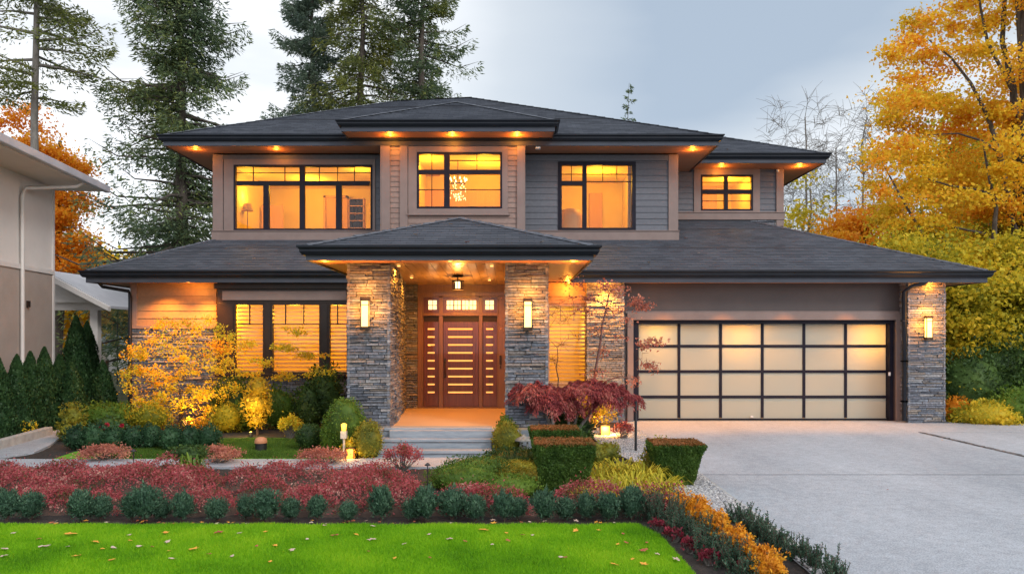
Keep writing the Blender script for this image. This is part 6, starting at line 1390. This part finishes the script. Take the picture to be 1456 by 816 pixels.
sp = [(2.36, 7.62, .14, .22), (2.40, 7.25, .13, .22), (2.42, 6.95, .12, .23), (2.44, 6.65, .12, .22), (2.47, 6.35, .12, .24), (2.50, 6.05, .11, .23), (2.53, 5.75, .11, .22)]
for i, (x, y, q, h) in enumerate(sp): spiky(x, y, q, h, 34, 320+i, M['l_box'], 'blue-green upright shrub on the driveway side of the border, %s from the back' % ORD[i], 'blue-green shrubs on the driveway side')
for i, (x, y) in enumerate(((1.46, 7.25), (1.52, 6.9), (1.60, 6.55), (1.68, 6.2), (1.99, 6.95), (2.08, 6.3), (1.60, 7.95), (1.92, 5.95))):
    tuft('crimson_plant', 'small crimson-leaved plant in the border bed, %s' % ['by the lawn corner', 'second along the lawn edge', 'third along the lawn edge', 'fourth along the lawn edge', 'beside the orange flowers at mid length', 'among the nearer orange flowers', 'at the back end of the border', 'nearest to the photo edge'][i], x, y, .09, .13, M['l_crim'], 340+i, 200, .035, 'crimson plants in the border')
# ---------------------------------------------------------------- grass
def grass(name, label, inside, x0, x1, y0, y1, n, h, w_, mat, seed, z):
    r = np.random.default_rng(seed); x = r.uniform(x0, x1, n); y = r.uniform(y0, y1, n); k = inside(x, y); x, y = x[k], y[k]; n = len(x)
    b = np.stack([x, y, np.full(n, z)], 1); a_ = r.uniform(0, 6.28, n); s = np.stack([np.cos(a_), np.sin(a_), np.zeros(n)], 1); hh = h*r.uniform(.5, 1.2, n)*(1+.15*np.sin(x*3)*np.cos(y*4)); ln_ = r.normal(size=(n, 2))*.4
    tip = b+np.stack([ln_[:, 0]*hh, ln_[:, 1]*hh, hh], 1); V = np.stack([b-s*w_/2, b+s*w_/2, tip], 1)
    o = np_mesh(name, V.reshape(-1, 3), np.arange(n*3).reshape(n, 3), mat); tag(o, label, 'grass', kind='stuff')
def in_lawn(x, y): return (x < np.interp(y, [5, 6.2, 7.05, 7.4], [1.47, 1.47, 1.42, 1.30])) & (y < 7.44+.02*np.sin(x*7))
grass('lawn_grass', 'bright green mown lawn along the front of the photo', in_lawn, -5.9, 1.5, 5.5, 7.46, 420000, .032, .0055, M['l_grass'], 400, .035)
grass('lawn_grass', 'bright green mown lawn further left and nearer than the frame', in_lawn, -9, 1.5, 4.6, 5.5, 60000, .04, .010, M['l_grass'], 401, .035)
def in_gl(x, y): return (((x+4.8)/1.9)**2+((y-12.2)/1.6)**2 < 1) & (y > 11.5) & (x < -2.75)
grass('small_lawn_grass', 'small lawn of shade-tinted grass between the walk and the uplit yellow shrub', in_gl, -7, -2.7, 11.46, 13.9, 70000, .035, .008, M['l_grass2'], 402, .04)
# ---------------------------------------------------------------- fallen leaves
def leafmesh(name, mat, s, seed):
    r = random.Random(seed); m = MB(); n = 11; vs = [(0, 0, .004)]
    for i in range(n):
        a_ = 2*math.pi*i/n; q = s*(1.0 if i % 2 == 0 else .55)*r.uniform(.75, 1.2); vs.append((q*math.cos(a_), q*.8*math.sin(a_), r.uniform(.004, .3*s)))
    m.add(vs, [(0, 1+i, 1+(i+1) % n) for i in range(n)]); return m.build(name, mat)
lm = {'orange': mat_noise('leaf_orange', (.62, .22, .03), (.75, .38, .04), scale=30), 'rust': mat_noise('leaf_rust', (.28, .06, .03), (.42, .12, .05), scale=30), 'pale': mat_noise('leaf_pale', (.42, .28, .22), (.6, .46, .38), scale=30)}
LPX = [(98, 768, 0, 1.5), (55, 775, 1, .9), (64, 786, 2, 1.2), (97, 786, 2, .8), (110, 800, 0, 1.3), (135, 779, 0, 1), (145, 789, 0, .6), (161, 788, 2, .8), (184, 769, 2, .9), (185, 777, 0, .7), (198, 786, 2, .9), (216, 786, 1, .6), (235, 766, 0, 1), (238, 779, 2, .8), (276, 790, 0, 1.3), (245, 804, 2, 1), (310, 766, 1, 1.6), (297, 797, 1, .8), (378, 764, 0, .7), (384, 808, 0, .7), (391, 784, 0, .7), (415, 791, 2, .9), (365, 785, 1, .5), (475, 770, 1, 1.1), (506, 768, 0, .8), (461, 755, 2, .8), (531, 756, 2, .7), (529, 776, 2, 1.2), (524, 793, 1, .6), (575, 782, 2, .7), (561, 803, 0, .6), (640, 775, 2, 1), (686, 762, 0, 1.5), (661, 778, 1, .6), (611, 802, 1, .5), (720, 766, 0, .6), (743, 769, 1, .8), (722, 777, 1, .7), (757, 769, 2, .5), (819, 762, 0, 1), (852, 762, 0, .7), (886, 767, 1, .6), (915, 792, 1, 1.2), (879, 782, 0, .6), (890, 780, 1, .7), (920, 780, 1, .6), (872, 812, 0, 1.1), (916, 812, 0, 1), (900, 804, 0, .7), (935, 797, 2, .8), (962, 805, 2, 1.1), (798, 802, 2, .9), (803, 802, 1, .7), (700, 783, 2, .6), (610, 768, 2, .7), (5, 800, 2, 1), (20, 766, 2, .6), (6, 790, 2, 1.2), (341, 766, 2, .7), (158, 806, 0, .9), (437, 775, 2, .6), (330, 800, 2, .6), (240, 792, 0, .5)]
names = ['orange', 'rust', 'pale']; desc = ['orange fallen leaf lying on the bright lawn', 'rust-red fallen leaf lying on the bright lawn', 'pale curled fallen leaf lying on the bright lawn']
pro = [leafmesh('fallen_leaf', lm[n_], .035, 7+i) for i, n_ in enumerate(names)]; usd = [0, 0, 0]; rr = random.Random(12)
def place_leaf(k, loc, s, lab, grp, tilt=.2):
    o = pro[k] if not usd[k] else pro[k].copy()
    if usd[k]: COL.objects.link(o)
    usd[k] = 1; o.location = loc; o.rotation_euler = (rr.uniform(-tilt, tilt), rr.uniform(-tilt, tilt), rr.uniform(0, 6.28)); o.scale = (s, s, s); tag(o, lab, 'leaf', grp)
for px, py, k, s in LPX: x, y = G(px, py+1.0); place_leaf(k, (x, y, .064), s*rr.uniform(1.1, 1.45), desc[k], names[k]+' leaves on the lawn')
for i in range(46):
    x = rr.uniform(-5.1, 1.5); y = rr.uniform(7.44, 7.60); k = rr.choice((1, 1, 2, 0)); place_leaf(k, (x, y, .045), rr.uniform(.6, 1.1), ['orange', 'rust-red', 'pale'][k]+' fallen leaf on the dark mulch along the lawn edge', names[k]+' leaves on the mulch')
for px, py, k in ((1000, 760, 0), (1136, 672, 2), (1330, 671, 2), (1340, 628, 0), (1440, 632, 2), (1262, 700, 1)): x, y = G(px, py); place_leaf(k, (x, y, .036), .6, ['orange', 'rust-red', 'pale'][k]+' fallen leaf on the pale driveway', names[k]+' leaves on the driveway')
RL = [(641, 322, 13.55, 0), (590, 337, 12.6, 0), (665, 348, 11.6, 1), (880, 345, 18.9, 0), (925, 345, 18.9, 0), (975, 341, 19, 1), (1022, 335, 0, 0), (1128, 346, 0, 0), (1065, 347, 0, 2), (322, 356, 0, 0), (352, 356, 0, 0), (362, 370, 0, 0), (325, 378, 0, 1), (415, 372, 0, 2), (1034, 215, -1, 0), (1236, 352, 0, 1), (993, 362, 0, 2), (922, 376, 0, 0), (770, 348, 11.7, 2)]
for px, py, Y, k in RL:
    if Y == 0: # on the long lower roof: solve zl+s1*(Y-16.2) = H+(480-py)*Y/F
        b_ = (480-py)/F; Y = (H-zl+s1*16.2)/(s1-b_)
    elif Y == -1: b_ = (480-py)/F; Y = (H-ze2+SL*20.2)/(SL-b_)
    elif Y < 14: b_ = (480-py)/F; Y = (H-zp+SP*PYF)/(SP-b_)
    if not 10 < Y < 24: continue
    place_leaf(k, (PX(px, Y), Y-.02, PZ(py, Y)+.035), 1.5, ['orange', 'rust-red', 'pale'][k]+' fallen leaf lying on a dark roof slope', names[k]+' leaves on the roof', .15)
